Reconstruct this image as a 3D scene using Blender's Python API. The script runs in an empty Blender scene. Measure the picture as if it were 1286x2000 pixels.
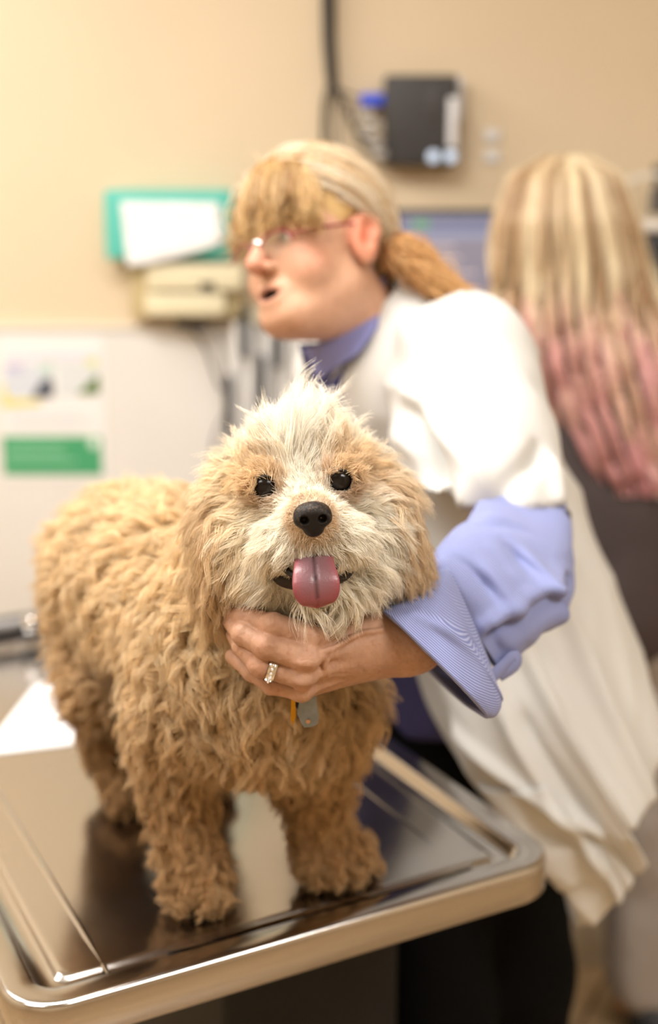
import bpy, bmesh, math
import numpy as np
from mathutils import Vector, Matrix

# ------------------------------------------------------------------ camera, world, exposure, lights
SC = bpy.context.scene
COL = SC.collection
FPX = 2450.0                      # focal length in pixels of the 1286 x 2000 frame
PITCH = math.atan(572 / FPX)
CAM = np.array([0.0, 0.0, 1.56])
cam_d = bpy.data.cameras.new('camera')
cam_o = bpy.data.objects.new('camera', cam_d); COL.objects.link(cam_o)
cam_o.location = CAM; cam_o.rotation_euler = (math.pi / 2 - PITCH, 0, 0)
cam_d.sensor_fit = 'VERTICAL'; cam_d.sensor_height = 36; cam_d.sensor_width = 36 * 1286 / 2000
cam_d.lens = FPX / 2000 * 36
cam_d.clip_start = 0.05
cam_d.dof.use_dof = True
cam_d.dof.focus_distance = 1.005
cam_d.dof.aperture_fstop = 2.1
SC.camera = cam_o
SC.view_settings.view_transform = 'Standard'
SC.view_settings.look = 'None'
SC.view_settings.gamma = 1
SC.view_settings.exposure = 0.0
SC.view_settings.use_curve_mapping = False
SC.cycles.use_adaptive_sampling = True
SC.cycles.adaptive_threshold = 0.025
SC.cycles.max_bounces = 7
SC.cycles.diffuse_bounces = 3
SC.cycles.glossy_bounces = 3
SC.cycles.transmission_bounces = 6
SC.cycles.use_denoising = True
SC.cycles.sample_clamp_indirect = 6
SC.cycles.caustics_reflective = False
SC.cycles.caustics_refractive = False

W = bpy.data.worlds.new('world'); SC.world = W; W.use_nodes = True
W.node_tree.nodes['Background'].inputs[0].default_value = (1.0, 0.95, 0.88, 1)
W.node_tree.nodes['Background'].inputs[1].default_value = 0.05

# unseen ceiling troffers, last two added near the camera as front fill: (x, y, watts, size_x, size_y)
TROFFERS = [(-0.50, 1.15, 29, 1.2, 0.6), (-1.45, 1.9, 18, 0.6, 1.2), (-1.2, 0.1, 18, 1.2, 0.6), (1.2, 0.0, 27, 1.2, 0.6)]
LIGHT_COL = (1.0, 0.985, 0.962)
ROOM_H = 2.75
WALL_Y = 2.85
T = 0.89                          # table top height
def area_light(x, y, w, sx, sy, parent=None):
    ld = bpy.data.lights.new('ceiling_or_fill_lamp', 'AREA'); ld.shape = 'RECTANGLE'; ld.size = sx * .92; ld.size_y = sy * .92
    ld.energy = w; ld.color = LIGHT_COL
    lo = bpy.data.objects.new('lamp_light', ld); COL.objects.link(lo)
    lo.parent = parent; lo.location = (0, 0, -0.035)
    return lo

# ------------------------------------------------------------------ geometry helpers
RT = np.array([1., 0, 0]); FW = np.array([0, math.cos(PITCH), -math.sin(PITCH)]); UP = np.array([0, math.sin(PITCH), math.cos(PITCH)])
def P(x, y, Y):
    """the point of the room that photo pixel (x, y) shows at distance Y along the floor"""
    d = FW + RT * (x - 643) / FPX + UP * (1000 - y) / FPX
    return CAM + d * (Y / d[1])
def PZ(x, y, z):
    d = FW + RT * (x - 643) / FPX + UP * (1000 - y) / FPX
    return CAM + d * ((z - CAM[2]) / d[2])
def A(*v): return np.array(v, dtype=float)
def nrm(v): v = np.asarray(v, float); return v / (np.linalg.norm(v, axis=-1, keepdims=True) + 1e-12)
U_ = A(-1336, 2516, 0) / 2848.7; V_ = A(U_[1], -U_[0], 0)      # the exam table's long and short axes
def TB(u, v, z=T): return U_ * u + V_ * v + A(0, 0, z)

def tag(o, label=None, cat=None, group=None, kind=None):
    if label: o['label'] = label
    if cat: o['category'] = cat
    if group: o['group'] = group
    if kind: o['kind'] = kind
    return o
def thing(name, label, cat, loc, group=None):
    o = bpy.data.objects.new(name, None); COL.objects.link(o); o.location = loc
    o.empty_display_size = .05
    return tag(o, label, cat, group)
def wloc(o):
    l = np.zeros(3)
    while o is not None: l = l + np.array(o.location); o = o.parent
    return l
def mesh_np(name, V, Fs, mat=None, parent=None, smooth=True, loc=None, cols=None):
    """V (N,3) in room coordinates -> object; loc: where its origin goes"""
    V = np.asarray(V, float)
    base = wloc(parent) if parent else np.zeros(3)
    l = base if loc is None else np.asarray(loc, float)
    me = bpy.data.meshes.new(name)
    if isinstance(Fs, np.ndarray):
        k = Fs.shape[1]
        me.vertices.add(len(V)); me.vertices.foreach_set('co', (V - l).ravel())
        me.loops.add(Fs.size); me.loops.foreach_set('vertex_index', Fs.ravel().astype(np.int32))
        me.polygons.add(len(Fs)); me.polygons.foreach_set('loop_start', np.arange(0, Fs.size, k, dtype=np.int32))
        me.update(calc_edges=True); me.validate()
    else:
        me.from_pydata((V - l).tolist(), [], Fs); me.update()
    if smooth: me.polygons.foreach_set('use_smooth', [True] * len(me.polygons))
    if cols is not None:
        a = me.attributes.new('vcol', 'FLOAT_COLOR', 'POINT')
        a.data.foreach_set('color', np.c_[cols, np.ones(len(cols))].astype(np.float32).ravel())
    if mat: me.materials.append(mat)
    o = bpy.data.objects.new(name, me); COL.objects.link(o)
    if parent: o.parent = parent
    o.location = l - base
    return o
class MB:
    """collects simple shapes of ONE part"""
    def __init__(s): s.v = []; s.f = []
    def add(s, V, Fs):
        n = len(s.v); s.v += [tuple(map(float, q)) for q in V]; s.f += [tuple(int(i) + n for i in f) for f in Fs]; return s
    def box(s, c, size, rot=None, bev=0.0):
        bm = bmesh.new(); bmesh.ops.create_cube(bm, size=1)
        for v in bm.verts: v.co = Vector((v.co.x * size[0], v.co.y * size[1], v.co.z * size[2]))
        if bev > 0: bmesh.ops.bevel(bm, geom=bm.edges[:], offset=bev, segments=3, affect='EDGES', profile=.5)
        R = np.eye(3) if rot is None else np.asarray(rot)
        V = np.array([v.co[:] for v in bm.verts]) @ R.T + np.asarray(c)
        s.add(V, [[v.index for v in f.verts] for f in bm.faces]); bm.free(); return s
    def tube(s, pts, r, n=12, cap=True, flat=None):
        pts = np.asarray(pts, float); m = len(pts)
        rr = np.full(m, r, float) if np.isscalar(r) else np.asarray(r, float)
        tg = np.gradient(pts, axis=0); tg = nrm(tg)
        ref = A(0, 0, 1) if abs(tg[0][2]) < .9 else A(1, 0, 0)
        a = nrm(np.cross(tg[0], ref)); V = []
        for i in range(m):
            a = nrm(a - tg[i] * np.dot(a, tg[i])); b = np.cross(tg[i], a)
            for j in range(n):
                th = 2 * math.pi * j / n
                V.append(pts[i] + rr[i] * (a * math.cos(th) + b * math.sin(th) * (flat or 1)))
        Fs = [(i * n + j, i * n + (j + 1) % n, (i + 1) * n + (j + 1) % n, (i + 1) * n + j) for i in range(m - 1) for j in range(n)]
        if cap: Fs += [tuple(range(n))[::-1], tuple((m - 1) * n + j for j in range(n))]
        return s.add(V, Fs)
    def lathe(s, c, axis, prof, n=24):
        """prof: list of (radius, distance along axis)"""
        c = np.asarray(c, float); axis = nrm(axis)
        ref = A(0, 0, 1) if abs(axis[2]) < .9 else A(1, 0, 0)
        a = nrm(np.cross(axis, ref)); b = np.cross(axis, a); V = []
        for r, h in prof:
            for j in range(n):
                th = 2 * math.pi * j / n; V.append(c + axis * h + r * (a * math.cos(th) + b * math.sin(th)))
        m = len(prof)
        Fs = [(i * n + j, i * n + (j + 1) % n, (i + 1) * n + (j + 1) % n, (i + 1) * n + j) for i in range(m - 1) for j in range(n)]
        Fs += [tuple(range(n))[::-1], tuple((m - 1) * n + j for j in range(n))]
        return s.add(V, Fs)
    def ball(s, c, r, rot=None, n=20):
        r = np.full(3, r) if np.isscalar(r) else np.asarray(r); R = np.eye(3) if rot is None else rot
        V = []; 
        for i in range(1, n):
            ph = math.pi * i / n
            for j in range(2 * n):
                th = math.pi * j / n; V.append(np.asarray(c) + R @ (r * A(math.sin(ph) * math.cos(th), math.sin(ph) * math.sin(th), math.cos(ph))))
        V.append(np.asarray(c) + R @ (r * A(0, 0, 1))); V.append(np.asarray(c) + R @ (r * A(0, 0, -1)))
        k = 2 * n; Fs = [(i * k + j, (i + 1) * k + j, (i + 1) * k + (j + 1) % k, i * k + (j + 1) % k) for i in range(n - 2) for j in range(k)]
        t, b = (n - 1) * k, (n - 1) * k + 1
        Fs += [(t, j, (j + 1) % k) for j in range(k)] + [(b, (n - 2) * k + (j + 1) % k, (n - 2) * k + j) for j in range(k)]
        return s.add(V, Fs)
    def build(s, name, mat, parent=None, smooth=True, loc=None):
        o = mesh_np(name, s.v, s.f, mat, parent, False, loc)
        if smooth: autosmooth(o)
        return o
def autosmooth(o, ang=40):
    me = o.data
    me.polygons.foreach_set('use_smooth', [True] * len(me.polygons))
    bm = bmesh.new(); bm.from_mesh(me)
    for e in bm.edges:
        e.smooth = not (len(e.link_faces) == 2 and e.calc_face_angle(0) > math.radians(ang))
    bm.to_mesh(me); bm.free()

def spline(pts, n):
    """Catmull-Rom through pts (k, d) -> n samples"""
    p = np.asarray(pts, float); k = len(p); q = np.vstack([2 * p[0] - p[1], p, 2 * p[-1] - p[-2]])
    t = np.linspace(0, k - 1, n); i = np.minimum(t.astype(int), k - 2); f = (t - i)[:, None]
    a, b, c, d = q[i], q[i + 1], q[i + 2], q[i + 3]
    return .5 * ((2 * b) + (c - a) * f + (2 * a - 5 * b + 4 * c - d) * f ** 2 + (3 * b - 3 * c + d - a) * f ** 3)

# value noise, vectorised
def _h(i, j, k, seed):
    n = (i * 374761393 + j * 668265263 + k * 2147483647 + seed * 974634777) & 0xffffffff
    n = ((n ^ (n >> 13)) * 1274126177) & 0xffffffff
    return ((n ^ (n >> 16)) & 0xffff) / 65535.0
def noise(p, scale=1.0, seed=0):
    p = np.asarray(p, float) * scale; i = np.floor(p).astype(np.int64); f = p - i; f = f * f * (3 - 2 * f)
    r = 0
    for a in (0, 1):
        for b in (0, 1):
            for c in (0, 1):
                w = (f[..., 0] if a else 1 - f[..., 0]) * (f[..., 1] if b else 1 - f[..., 1]) * (f[..., 2] if c else 1 - f[..., 2])
                r = r + w * _h(i[..., 0] + a, i[..., 1] + b, i[..., 2] + c, seed)
    return r * 2 - 1
def fbm(p, scale, seed=0, o=3):
    r = 0; a = 1
    for k in range(o): r = r + a * noise(p, scale * 2 ** k, seed + k); a *= .5
    return r

# signed distance shapes
def sd_caps(p, a, b, ra, rb):
    a, b = np.asarray(a, float), np.asarray(b, float); ab = b - a
    t = np.clip(((p - a) @ ab) / (ab @ ab + 1e-12), 0, 1)
    return np.linalg.norm(p - a - t[:, None] * ab, axis=1) - (ra + (rb - ra) * t)
def sd_ell(p, c, r, R=None):
    q = p - np.asarray(c, float)
    if R is not None: q = q @ np.asarray(R)          # columns of R are the axes
    r = np.asarray(r, float); k0 = np.linalg.norm(q / r, axis=1); k1 = np.linalg.norm(q / r ** 2, axis=1) + 1e-9
    return k0 * (k0 - 1) / k1
def smin(a, b, k):
    if k <= 0: return np.minimum(a, b)
    h = np.clip(.5 + .5 * (b - a) / k, 0, 1); return b * (1 - h) + a * h - k * h * (1 - h)
def smax(a, b, k): return -smin(-a, -b, k)
def sdf(prims):
    """prims: ('c', a, b, ra, rb, k) | ('e', c, radii, R, k) | ('-c' ...) | ('-e' ...) | ('fn', f, k) | ('cut', f, k)"""
    def f(p):
        d = np.full(len(p), 1.0)
        for q in prims:
            t = q[0]
            if t == 'fn': d = smin(d, q[1](p), q[2]); continue
            if t == 'cut': d = smax(d, q[1](p), q[2]); continue
            e = sd_caps(p, *q[1:5]) if t[-1] == 'c' else sd_ell(p, q[1], q[2], q[3])
            d = smax(d, -e, q[-1]) if t[0] == '-' else smin(d, e, q[-1])
        return d
    return f
def nets(f, lo, hi, h, disp=None, relax=2):
    """surface nets of f == 0 in the box lo..hi with cell h"""
    lo = np.asarray(lo, float); hi = np.asarray(hi, float); n = np.ceil((hi - lo) / h).astype(int) + 1
    X, Y, Z = [lo[i] + h * np.arange(n[i]) for i in range(3)]
    D = np.empty(n, np.float32)
    c = 5; nb = -(-n // c)                                       # blocks of c^3 grid points; only those near the surface in full
    bc = [lo[i] + h * (np.arange(nb[i]) * c + (c - 1) / 2) for i in range(3)]
    B = np.stack(np.meshgrid(*bc, indexing='ij'), -1).reshape(-1, 3); db = f(B)
    DB = np.repeat(np.repeat(np.repeat(db.reshape(nb).astype(np.float32), c, 0), c, 1), c, 2)
    hot = np.argwhere((np.abs(db) < h * c * 1.5).reshape(nb)); k3 = np.argwhere(np.ones((c, c, c)))
    for i in range(0, len(hot), 3000):
        g = (hot[i:i + 3000, None] * c + k3[None]).reshape(-1, 3); DB[tuple(g.T)] = f(lo + h * g)
    D[:] = DB[:n[0], :n[1], :n[2]]
    s = D < 0; m = n - 1
    cnt = np.zeros(m, np.float32); acc = np.zeros((*m, 3), np.float32)
    for ax in range(3):
        a0 = [slice(None)] * 3; a1 = [slice(None)] * 3; a0[ax] = slice(0, -1); a1[ax] = slice(1, None)
        d0, d1 = D[tuple(a0)], D[tuple(a1)]; cr = (s[tuple(a0)] != s[tuple(a1)])
        t = np.where(cr, d0 / np.where(cr, d0 - d1, 1), 0)
        o1, o2 = [k for k in range(3) if k != ax]
        for b in (0, 1):
            for c in (0, 1):
                sl = [slice(None)] * 3; sl[o1] = slice(b, b + m[o1]); sl[o2] = slice(c, c + m[o2])
                cc = cr[tuple(sl)]; cnt += cc
                acc[..., ax] += cc * t[tuple(sl)]; acc[..., o1] += cc * b; acc[..., o2] += cc * c
    act = cnt > 0; idx = np.full(m, -1, np.int64); idx[act] = np.arange(act.sum())
    ijk = np.argwhere(act); V = lo + h * (ijk + acc[act] / cnt[act][:, None])
    quads = []
    for ax in range(3):
        o1, o2 = (ax + 1) % 3, (ax + 2) % 3
        a0 = [slice(None)] * 3; a1 = [slice(None)] * 3; a0[ax] = slice(0, -1); a1[ax] = slice(1, None)
        s0, s1 = s[tuple(a0)], s[tuple(a1)]
        e = np.argwhere(s0 != s1); ok = (e[:, o1] > 0) & (e[:, o2] > 0) & (e[:, o1] < m[o1]) & (e[:, o2] < m[o2]); e = e[ok]
        inside0 = s0[tuple(e.T)]
        def cell(d1, d2):
            c = e.copy(); c[:, o1] -= d1; c[:, o2] -= d2; return idx[tuple(c.T)]
        q = np.stack([cell(1, 1), cell(0, 1), cell(0, 0), cell(1, 0)], 1)
        q[~inside0] = q[~inside0][:, ::-1]; quads.append(q)
    Q = np.concatenate(quads)
    for _ in range(relax):                                       # project to the surface
        V = V - grad(f, V, h * .3) * np.clip(f(V), -h, h)[:, None]
    if disp is not None:
        V = V + grad(f, V, h * .5) * disp(V)[:, None]
    return V, Q
def grad(f, p, e=1e-3):
    g = np.stack([f(p + d) - f(p - d) for d in np.eye(3) * e], 1)
    return nrm(g)
def tri_sample(V, Q, n, rng, w=None):
    """n random points on quads Q, area weighted"""
    T3 = np.concatenate([Q[:, [0, 1, 2]], Q[:, [0, 2, 3]]])
    a, b, c = V[T3[:, 0]], V[T3[:, 1]], V[T3[:, 2]]
    ar = np.linalg.norm(np.cross(b - a, c - a), axis=1)
    if w is not None: ar = ar * w((a + b + c) / 3)
    i = rng.choice(len(T3), n, p=ar / ar.sum())
    r1, r2 = rng.random((2, n)); s = np.sqrt(r1)[:, None]; r2 = r2[:, None]
    return a[i] * (1 - s) + b[i] * s * (1 - r2) + c[i] * s * r2
def curves_np(name, pts, r0, r1, cols, mat, parent, loc=None):
    """pts (N,K,3) strands of hair in room coordinates"""
    N, K = pts.shape[:2]; base = wloc(parent)
    cd = bpy.data.hair_curves.new(name); cd.add_curves([K] * N)
    cd.attributes['position'].data.foreach_set('vector', (pts - base).astype(np.float32).ravel())
    ra = cd.attributes.get('radius') or cd.attributes.new('radius', 'FLOAT', 'POINT')
    tt = np.linspace(0, 1, K)[None] ** 1.3
    r0 = np.broadcast_to(np.asarray(r0, float).reshape(-1, 1), (N, 1))
    ra.data.foreach_set('value', (r0 * (1 - tt) + r0 * r1 * tt).astype(np.float32).ravel())
    a = cd.attributes.new('vcol', 'FLOAT_COLOR', 'CURVE')
    a.data.foreach_set('color', np.c_[cols, np.ones(N)].astype(np.float32).ravel())
    cd.materials.append(mat)
    o = bpy.data.objects.new(name, cd); COL.objects.link(o); o.parent = parent
    return o

# ------------------------------------------------------------------ materials
def srgb(r, g, b):
    return tuple(((c / 255 + .055) / 1.055) ** 2.4 if c > 10 else c / 255 / 12.92 for c in (r, g, b))
def mat(name, col, rough=.5, metal=0, spec=.5, noise_amt=0, noise_scale=8, bump=0, bump_scale=60, bump_dist=.002, sheen=0, sss=0, coat=0, emis=0, attr=False, alpha=None, trans=0, ior=1.45):
    m = bpy.data.materials.new(name); m.use_nodes = True; nt = m.node_tree; b = nt.nodes['Principled BSDF']
    L = nt.links.new; N = nt.nodes.new
    b.inputs['Base Color'].default_value = (*col, 1); b.inputs['Roughness'].default_value = rough
    b.inputs['Metallic'].default_value = metal; b.inputs['Specular IOR Level'].default_value = spec
    b.inputs['Sheen Weight'].default_value = sheen; b.inputs['Coat Weight'].default_value = coat
    b.inputs['IOR'].default_value = ior
    if trans: b.inputs['Transmission Weight'].default_value = trans
    if sss:
        b.inputs['Subsurface Weight'].default_value = sss; b.inputs['Subsurface Radius'].default_value = (.012, .005, .003)
        b.inputs['Subsurface Scale'].default_value = 1.0
    if emis: b.inputs['Emission Color'].default_value = (*col, 1); b.inputs['Emission Strength'].default_value = emis
    src = None
    if attr:
        at = N('ShaderNodeAttribute'); at.attribute_name = 'vcol'; src = at.outputs['Color']; L(src, b.inputs['Base Color'])
    tc = N('ShaderNodeTexCoord')
    if noise_amt:
        nz = N('ShaderNodeTexNoise'); nz.inputs['Scale'].default_value = noise_scale; nz.inputs['Detail'].default_value = 5
        L(tc.outputs['Object'], nz.inputs['Vector'])
        mr = N('ShaderNodeMapRange'); mr.inputs['From Min'].default_value = .3; mr.inputs['From Max'].default_value = .7
        mr.inputs['To Min'].default_value = 1 - noise_amt; mr.inputs['To Max'].default_value = 1 + noise_amt
        L(nz.outputs['Fac'], mr.inputs['Value'])
        mx = N('ShaderNodeMix'); mx.data_type = 'RGBA'; mx.blend_type = 'MULTIPLY'; mx.inputs[0].default_value = 1
        mx.inputs[6].default_value = (*col, 1)
        if src: L(src, mx.inputs[6])
        L(mr.outputs[0], mx.inputs[7]); L(mx.outputs[2], b.inputs['Base Color'])
    if bump:
        nz = N('ShaderNodeTexNoise'); nz.inputs['Scale'].default_value = bump_scale; nz.inputs['Detail'].default_value = 6
        L(tc.outputs['Object'], nz.inputs['Vector'])
        bp = N('ShaderNodeBump'); bp.inputs['Strength'].default_value = bump; bp.inputs['Distance'].default_value = bump_dist
        L(nz.outputs['Fac'], bp.inputs['Height']); L(bp.outputs[0], b.inputs['Normal'])
    return m
# ------------------------------------------------------------------ room
m_wall = mat('beige_paint', srgb(218, 199, 170), .6, noise_amt=.02, noise_scale=3, bump=.15, bump_scale=180, bump_dist=.001)
m_panel = mat('white_wall_board', srgb(224, 221, 217), .35, noise_amt=.015)
m_ceil = mat('ceiling_tile', (.8, .78, .74), .8, bump=.3, bump_scale=300)
m_trim = mat('panel_trim', srgb(225, 218, 206), .4)
def floor_mat():
    m = mat('floor_tile', (.5, .36, .22), .35); nt = m.node_tree; b = nt.nodes['Principled BSDF']; N = nt.nodes.new; L = nt.links.new
    tc = N('ShaderNodeTexCoord'); mp = N('ShaderNodeMapping'); mp.inputs['Rotation'].default_value = (0, 0, math.radians(28))
    br = N('ShaderNodeTexBrick'); br.offset = 0; br.inputs['Scale'].default_value = 1
    br.inputs['Brick Width'].default_value = .32; br.inputs['Row Height'].default_value = .32; br.inputs['Mortar Size'].default_value = .005
    br.inputs['Color1'].default_value = (*srgb(188, 160, 124), 1); br.inputs['Color2'].default_value = (*srgb(178, 150, 114), 1)
    br.inputs['Mortar'].default_value = (*srgb(120, 92, 64), 1)
    L(tc.outputs['Object'], mp.inputs[0]); L(mp.outputs[0], br.inputs['Vector'])
    nz = N('ShaderNodeTexNoise'); nz.inputs['Scale'].default_value = 6; nz.inputs['Detail'].default_value = 6; L(tc.outputs['Object'], nz.inputs['Vector'])
    mx = N('ShaderNodeMix'); mx.data_type = 'RGBA'; mx.blend_type = 'OVERLAY'; mx.inputs[0].default_value = .25
    L(br.outputs[0], mx.inputs[6]); L(nz.outputs['Fac'], mx.inputs[7]); L(mx.outputs[2], b.inputs['Base Color'])
    return m
X0, X1, Y0 = -2.3, 2.3, -1.7
def slab(name, c, s, m, label=None): return tag(MB().box(c, s).build(name, m, None, False, c), kind='structure')
slab('floor', ((X0 + X1) / 2, (Y0 + WALL_Y) / 2, -.05), (X1 - X0 + .2, WALL_Y - Y0 + .2, .1), floor_mat())
slab('ceiling', ((X0 + X1) / 2, (Y0 + WALL_Y) / 2, ROOM_H + .05), (X1 - X0 + .2, WALL_Y - Y0 + .2, .1), m_ceil)
slab('wall_back', (0, WALL_Y + .05, ROOM_H / 2), (X1 - X0 + .2, .1, ROOM_H), m_wall)
slab('wall_front', (0, Y0 - .05, ROOM_H / 2), (X1 - X0 + .2, .1, ROOM_H), m_wall)
slab('wall_left', (X0 - .05, (Y0 + WALL_Y) / 2, ROOM_H / 2), (.1, WALL_Y - Y0, ROOM_H), m_wall)
slab('wall_right', (X1 + .05, (Y0 + WALL_Y) / 2, ROOM_H / 2), (.1, WALL_Y - Y0, ROOM_H), m_wall)
BOARD_Z = P(100, 642, WALL_Y)[2]
slab('wall_panel', ((X0 + .14) / 2, WALL_Y - .006, (BOARD_Z) / 2 + .05), (.14 - X0, .012, BOARD_Z - .1), m_panel)
slab('trim_1', ((X0 + .14) / 2, WALL_Y - .009, BOARD_Z + .004), (.14 - X0, .018, .010), m_trim)
slab('baseboard_back', (0, WALL_Y - .012, .05), (X1 - X0, .024, .1), mat('baseboard', (.12, .09, .07), .5))

m_diff = mat('light_diffuser', (1, .95, .87), .5, emis=6)
m_white_metal = mat('white_enamel', (.8, .8, .78), .4)
for i, (x, y, w, sx, sy) in enumerate(TROFFERS):
    t = thing('ceiling_or_fill_light', 'unseen square white ceiling light panel above the room, from a set partly added for fill', 'ceiling light', (x, y, ROOM_H), 'ceiling light panels')
    f = MB(); c = A(x, y, ROOM_H - .012)
    for dx, dy, bx, by in ((0, sy / 2 - .01, sx, .02), (0, -sy / 2 + .01, sx, .02), (sx / 2 - .01, 0, .02, sy - .04), (-sx / 2 + .01, 0, .02, sy - .04)):
        f.box(c + A(dx, dy, 0), (bx, by, .024))
    f.build('light_frame', m_white_metal, t, False)
    MB().box(c + A(0, 0, 0), (sx - .04, sy - .04, .012)).build('diffuser', m_diff, t, False)
    area_light(x, y, w, sx, sy, t)

# ------------------------------------------------------------------ exam table
def steel_mat(name, col=(.50, .48, .46), rough=.17):
    m = mat(name, col, rough, metal=1); nt = m.node_tree; b = nt.nodes['Principled BSDF']; N = nt.nodes.new; L = nt.links.new
    tc = N('ShaderNodeTexCoord'); mp = N('ShaderNodeMapping'); mp.inputs['Scale'].default_value = (3, 60, 60)
    mp.inputs['Rotation'].default_value = (0, 0, -math.atan2(U_[1], U_[0]))
    nz = N('ShaderNodeTexNoise'); nz.inputs['Scale'].default_value = 8; nz.inputs['Detail'].default_value = 4
    n2 = N('ShaderNodeTexNoise'); n2.inputs['Scale'].default_value = 9; n2.inputs['Detail'].default_value = 3
    L(tc.outputs['Object'], mp.inputs[0]); L(mp.outputs[0], nz.inputs['Vector']); L(tc.outputs['Object'], n2.inputs['Vector'])
    ad = N('ShaderNodeMath'); ad.operation = 'ADD'; L(nz.outputs['Fac'], ad.inputs[0]); L(n2.outputs['Fac'], ad.inputs[1])
    mr = N('ShaderNodeMapRange'); mr.inputs['From Min'].default_value = .6; mr.inputs['From Max'].default_value = 1.4
    mr.inputs['To Min'].default_value = rough * .7; mr.inputs['To Max'].default_value = rough * 1.35
    L(ad.outputs[0], mr.inputs[0]); L(mr.outputs[0], b.inputs['Roughness'])
    bp = N('ShaderNodeBump'); bp.inputs['Strength'].default_value = .03; bp.inputs['Distance'].default_value = .0006
    L(nz.outputs['Fac'], bp.inputs['Height']); L(bp.outputs[0], b.inputs['Normal'])
    return m
m_steel = steel_mat('brushed_steel')
m_chrome = mat('chrome', (.8, .8, .8), .08, metal=1)
m_black = mat('black_plastic', (.015, .015, .016), .45)
m_dark = mat('charcoal_enamel', (.018, .0175, .0175), .6, spec=.2, noise_amt=.1)
TU0, TU1, TV0, TV1 = .968, 1.985, .207, .803
tbl = thing('exam_table', 'brushed stainless steel veterinary exam table with rounded raised rim, the dog standing on it', 'exam table', (*((TB((TU0 + TU1) / 2, (TV0 + TV1) / 2))[:2]), 0))
def rrect(d, rad, seg=12):
    """rounded rectangle inset by d, corner radius rad"""
    out = []; u0, u1, v0, v1 = TU0 + d, TU1 - d, TV0 + d, TV1 - d; r = max(rad - d, .012)
    for cu, cv, a0 in ((u1 - r, v1 - r, 0), (u0 + r, v1 - r, 90), (u0 + r, v0 + r, 180), (u1 - r, v0 + r, 270)):
        for k in range(seg + 1):
            a = math.radians(a0 + 90 * k / seg); out.append((cu + r * math.cos(a), cv + r * math.sin(a)))
    return out
prof = [(.016, -.040), (.003, -.043), (0, -.040), (-.0005, -.006), (.0005, -.0025), (.003, -.0005), (.006, 0), (.027, -.001), (.0295, -.002), (.032, -.0045), (.036, -.0125), (.039, -.0145), (.050, -.0145), (.053, -.014), (.0555, -.012), (.058, -.0113), (.062, -.011)]
VV = []; FF = []; n = None
for d, z in prof:
    rr = rrect(d, .052); n = len(rr); VV += [TB(a, b, T + z) for a, b in rr]
for i in range(len(prof) - 1):
    for j in range(n): FF.append((i * n + j, (i + 1) * n + j, (i + 1) * n + (j + 1) % n, i * n + (j + 1) % n))
FF.append(tuple((len(prof) - 1) * n + j for j in range(n)))
TZ = T - .011                                           # level of the inner pan
top = mesh_np('tabletop', VV, FF, m_steel, tbl, False); autosmooth(top, 50)
def ridge(p0, p1, w=.005, h=.0014):
    a, b = A(*p0), A(*p1); m = 24; pts = []
    d = nrm(b - a); s = np.array([-d[1], d[0]]); VV = []; FF = []
    k = 7
    for i in range(m + 1):
        t = i / m; c = a + (b - a) * t; e = min(1, min(t, 1 - t) * 12)
        for j in range(k):
            q = -1 + 2 * j / (k - 1); VV.append(TB(*(c + s * w * q * (.3 + .7 * e)), TZ - .0004 + h * e * (math.cos(q * math.pi) * .5 + .5)))
    for i in range(m):
        for j in range(k - 1): FF.append((i * k + j, i * k + j + 1, (i + 1) * k + j + 1, (i + 1) * k + j))
    mesh_np('pan_ridge', VV, FF, m_steel, top)
ridge((TU0 + .037 + .002, TV0 + .098), (TU1 - .1, TV0 + .098))
ridge((TU0 + .05 + .002, TV0 + .16), (TU0 + .052, TV1 - .085))
ridge((TU0 + .075, TV1 - .098), (TU1 - .1, TV1 - .098))
# rear bracket with clamp knobs and a hinge arm
Rt = np.stack([U_, V_, A(0, 0, 1)], 1)
ub = TU1 + .018
MB().box(TB(ub, (TV0 + TV1) / 2, T + .0), (.012, TV1 - TV0 + .02, .062), Rt, .003).build('rear_rail', steel_mat('rail_steel', (.20, .195, .195), .5), tbl)
MB().tube([TB(ub - .022, TV0 + .04, T + .022), TB(ub - .022, TV1 - .04, T + .022)], .009).build('grab_bar', steel_mat('bar_steel', (.34, .33, .33), .45), tbl)
for vv in (.485, .52):
    k = MB().lathe(TB(ub - .02, vv, T + (.026 if vv < .5 else .008)), -U_ * 1, [(.006, 0), (.006, .02), (.013, .022), (.016, .03), (.013, .04), (.006, .044)]).build('clamp_knob', m_chrome, tbl)
MB().tube([TB(ub - .03, .565, T + .012), TB(ub - .055, .575, T - .004), TB(ub - .085, .6, T - .008)], [.010, .009, .012]).build('latch', m_black, tbl)
# pedestal
pc = TB(1.50, .50, 0)
MB().box(TB(1.50, .645, T - .060), (.55, .25, .034), Rt, .004).build('support_frame', m_dark, tbl)
MB().box(TB(1.47, .645, .43), (.44, .25, .80), Rt, .012).build('pedestal', m_dark, tbl)
MB().box(TB(1.52, .60, .03), (.58, .36, .06), Rt, .015).build('base', m_black, tbl)

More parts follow.
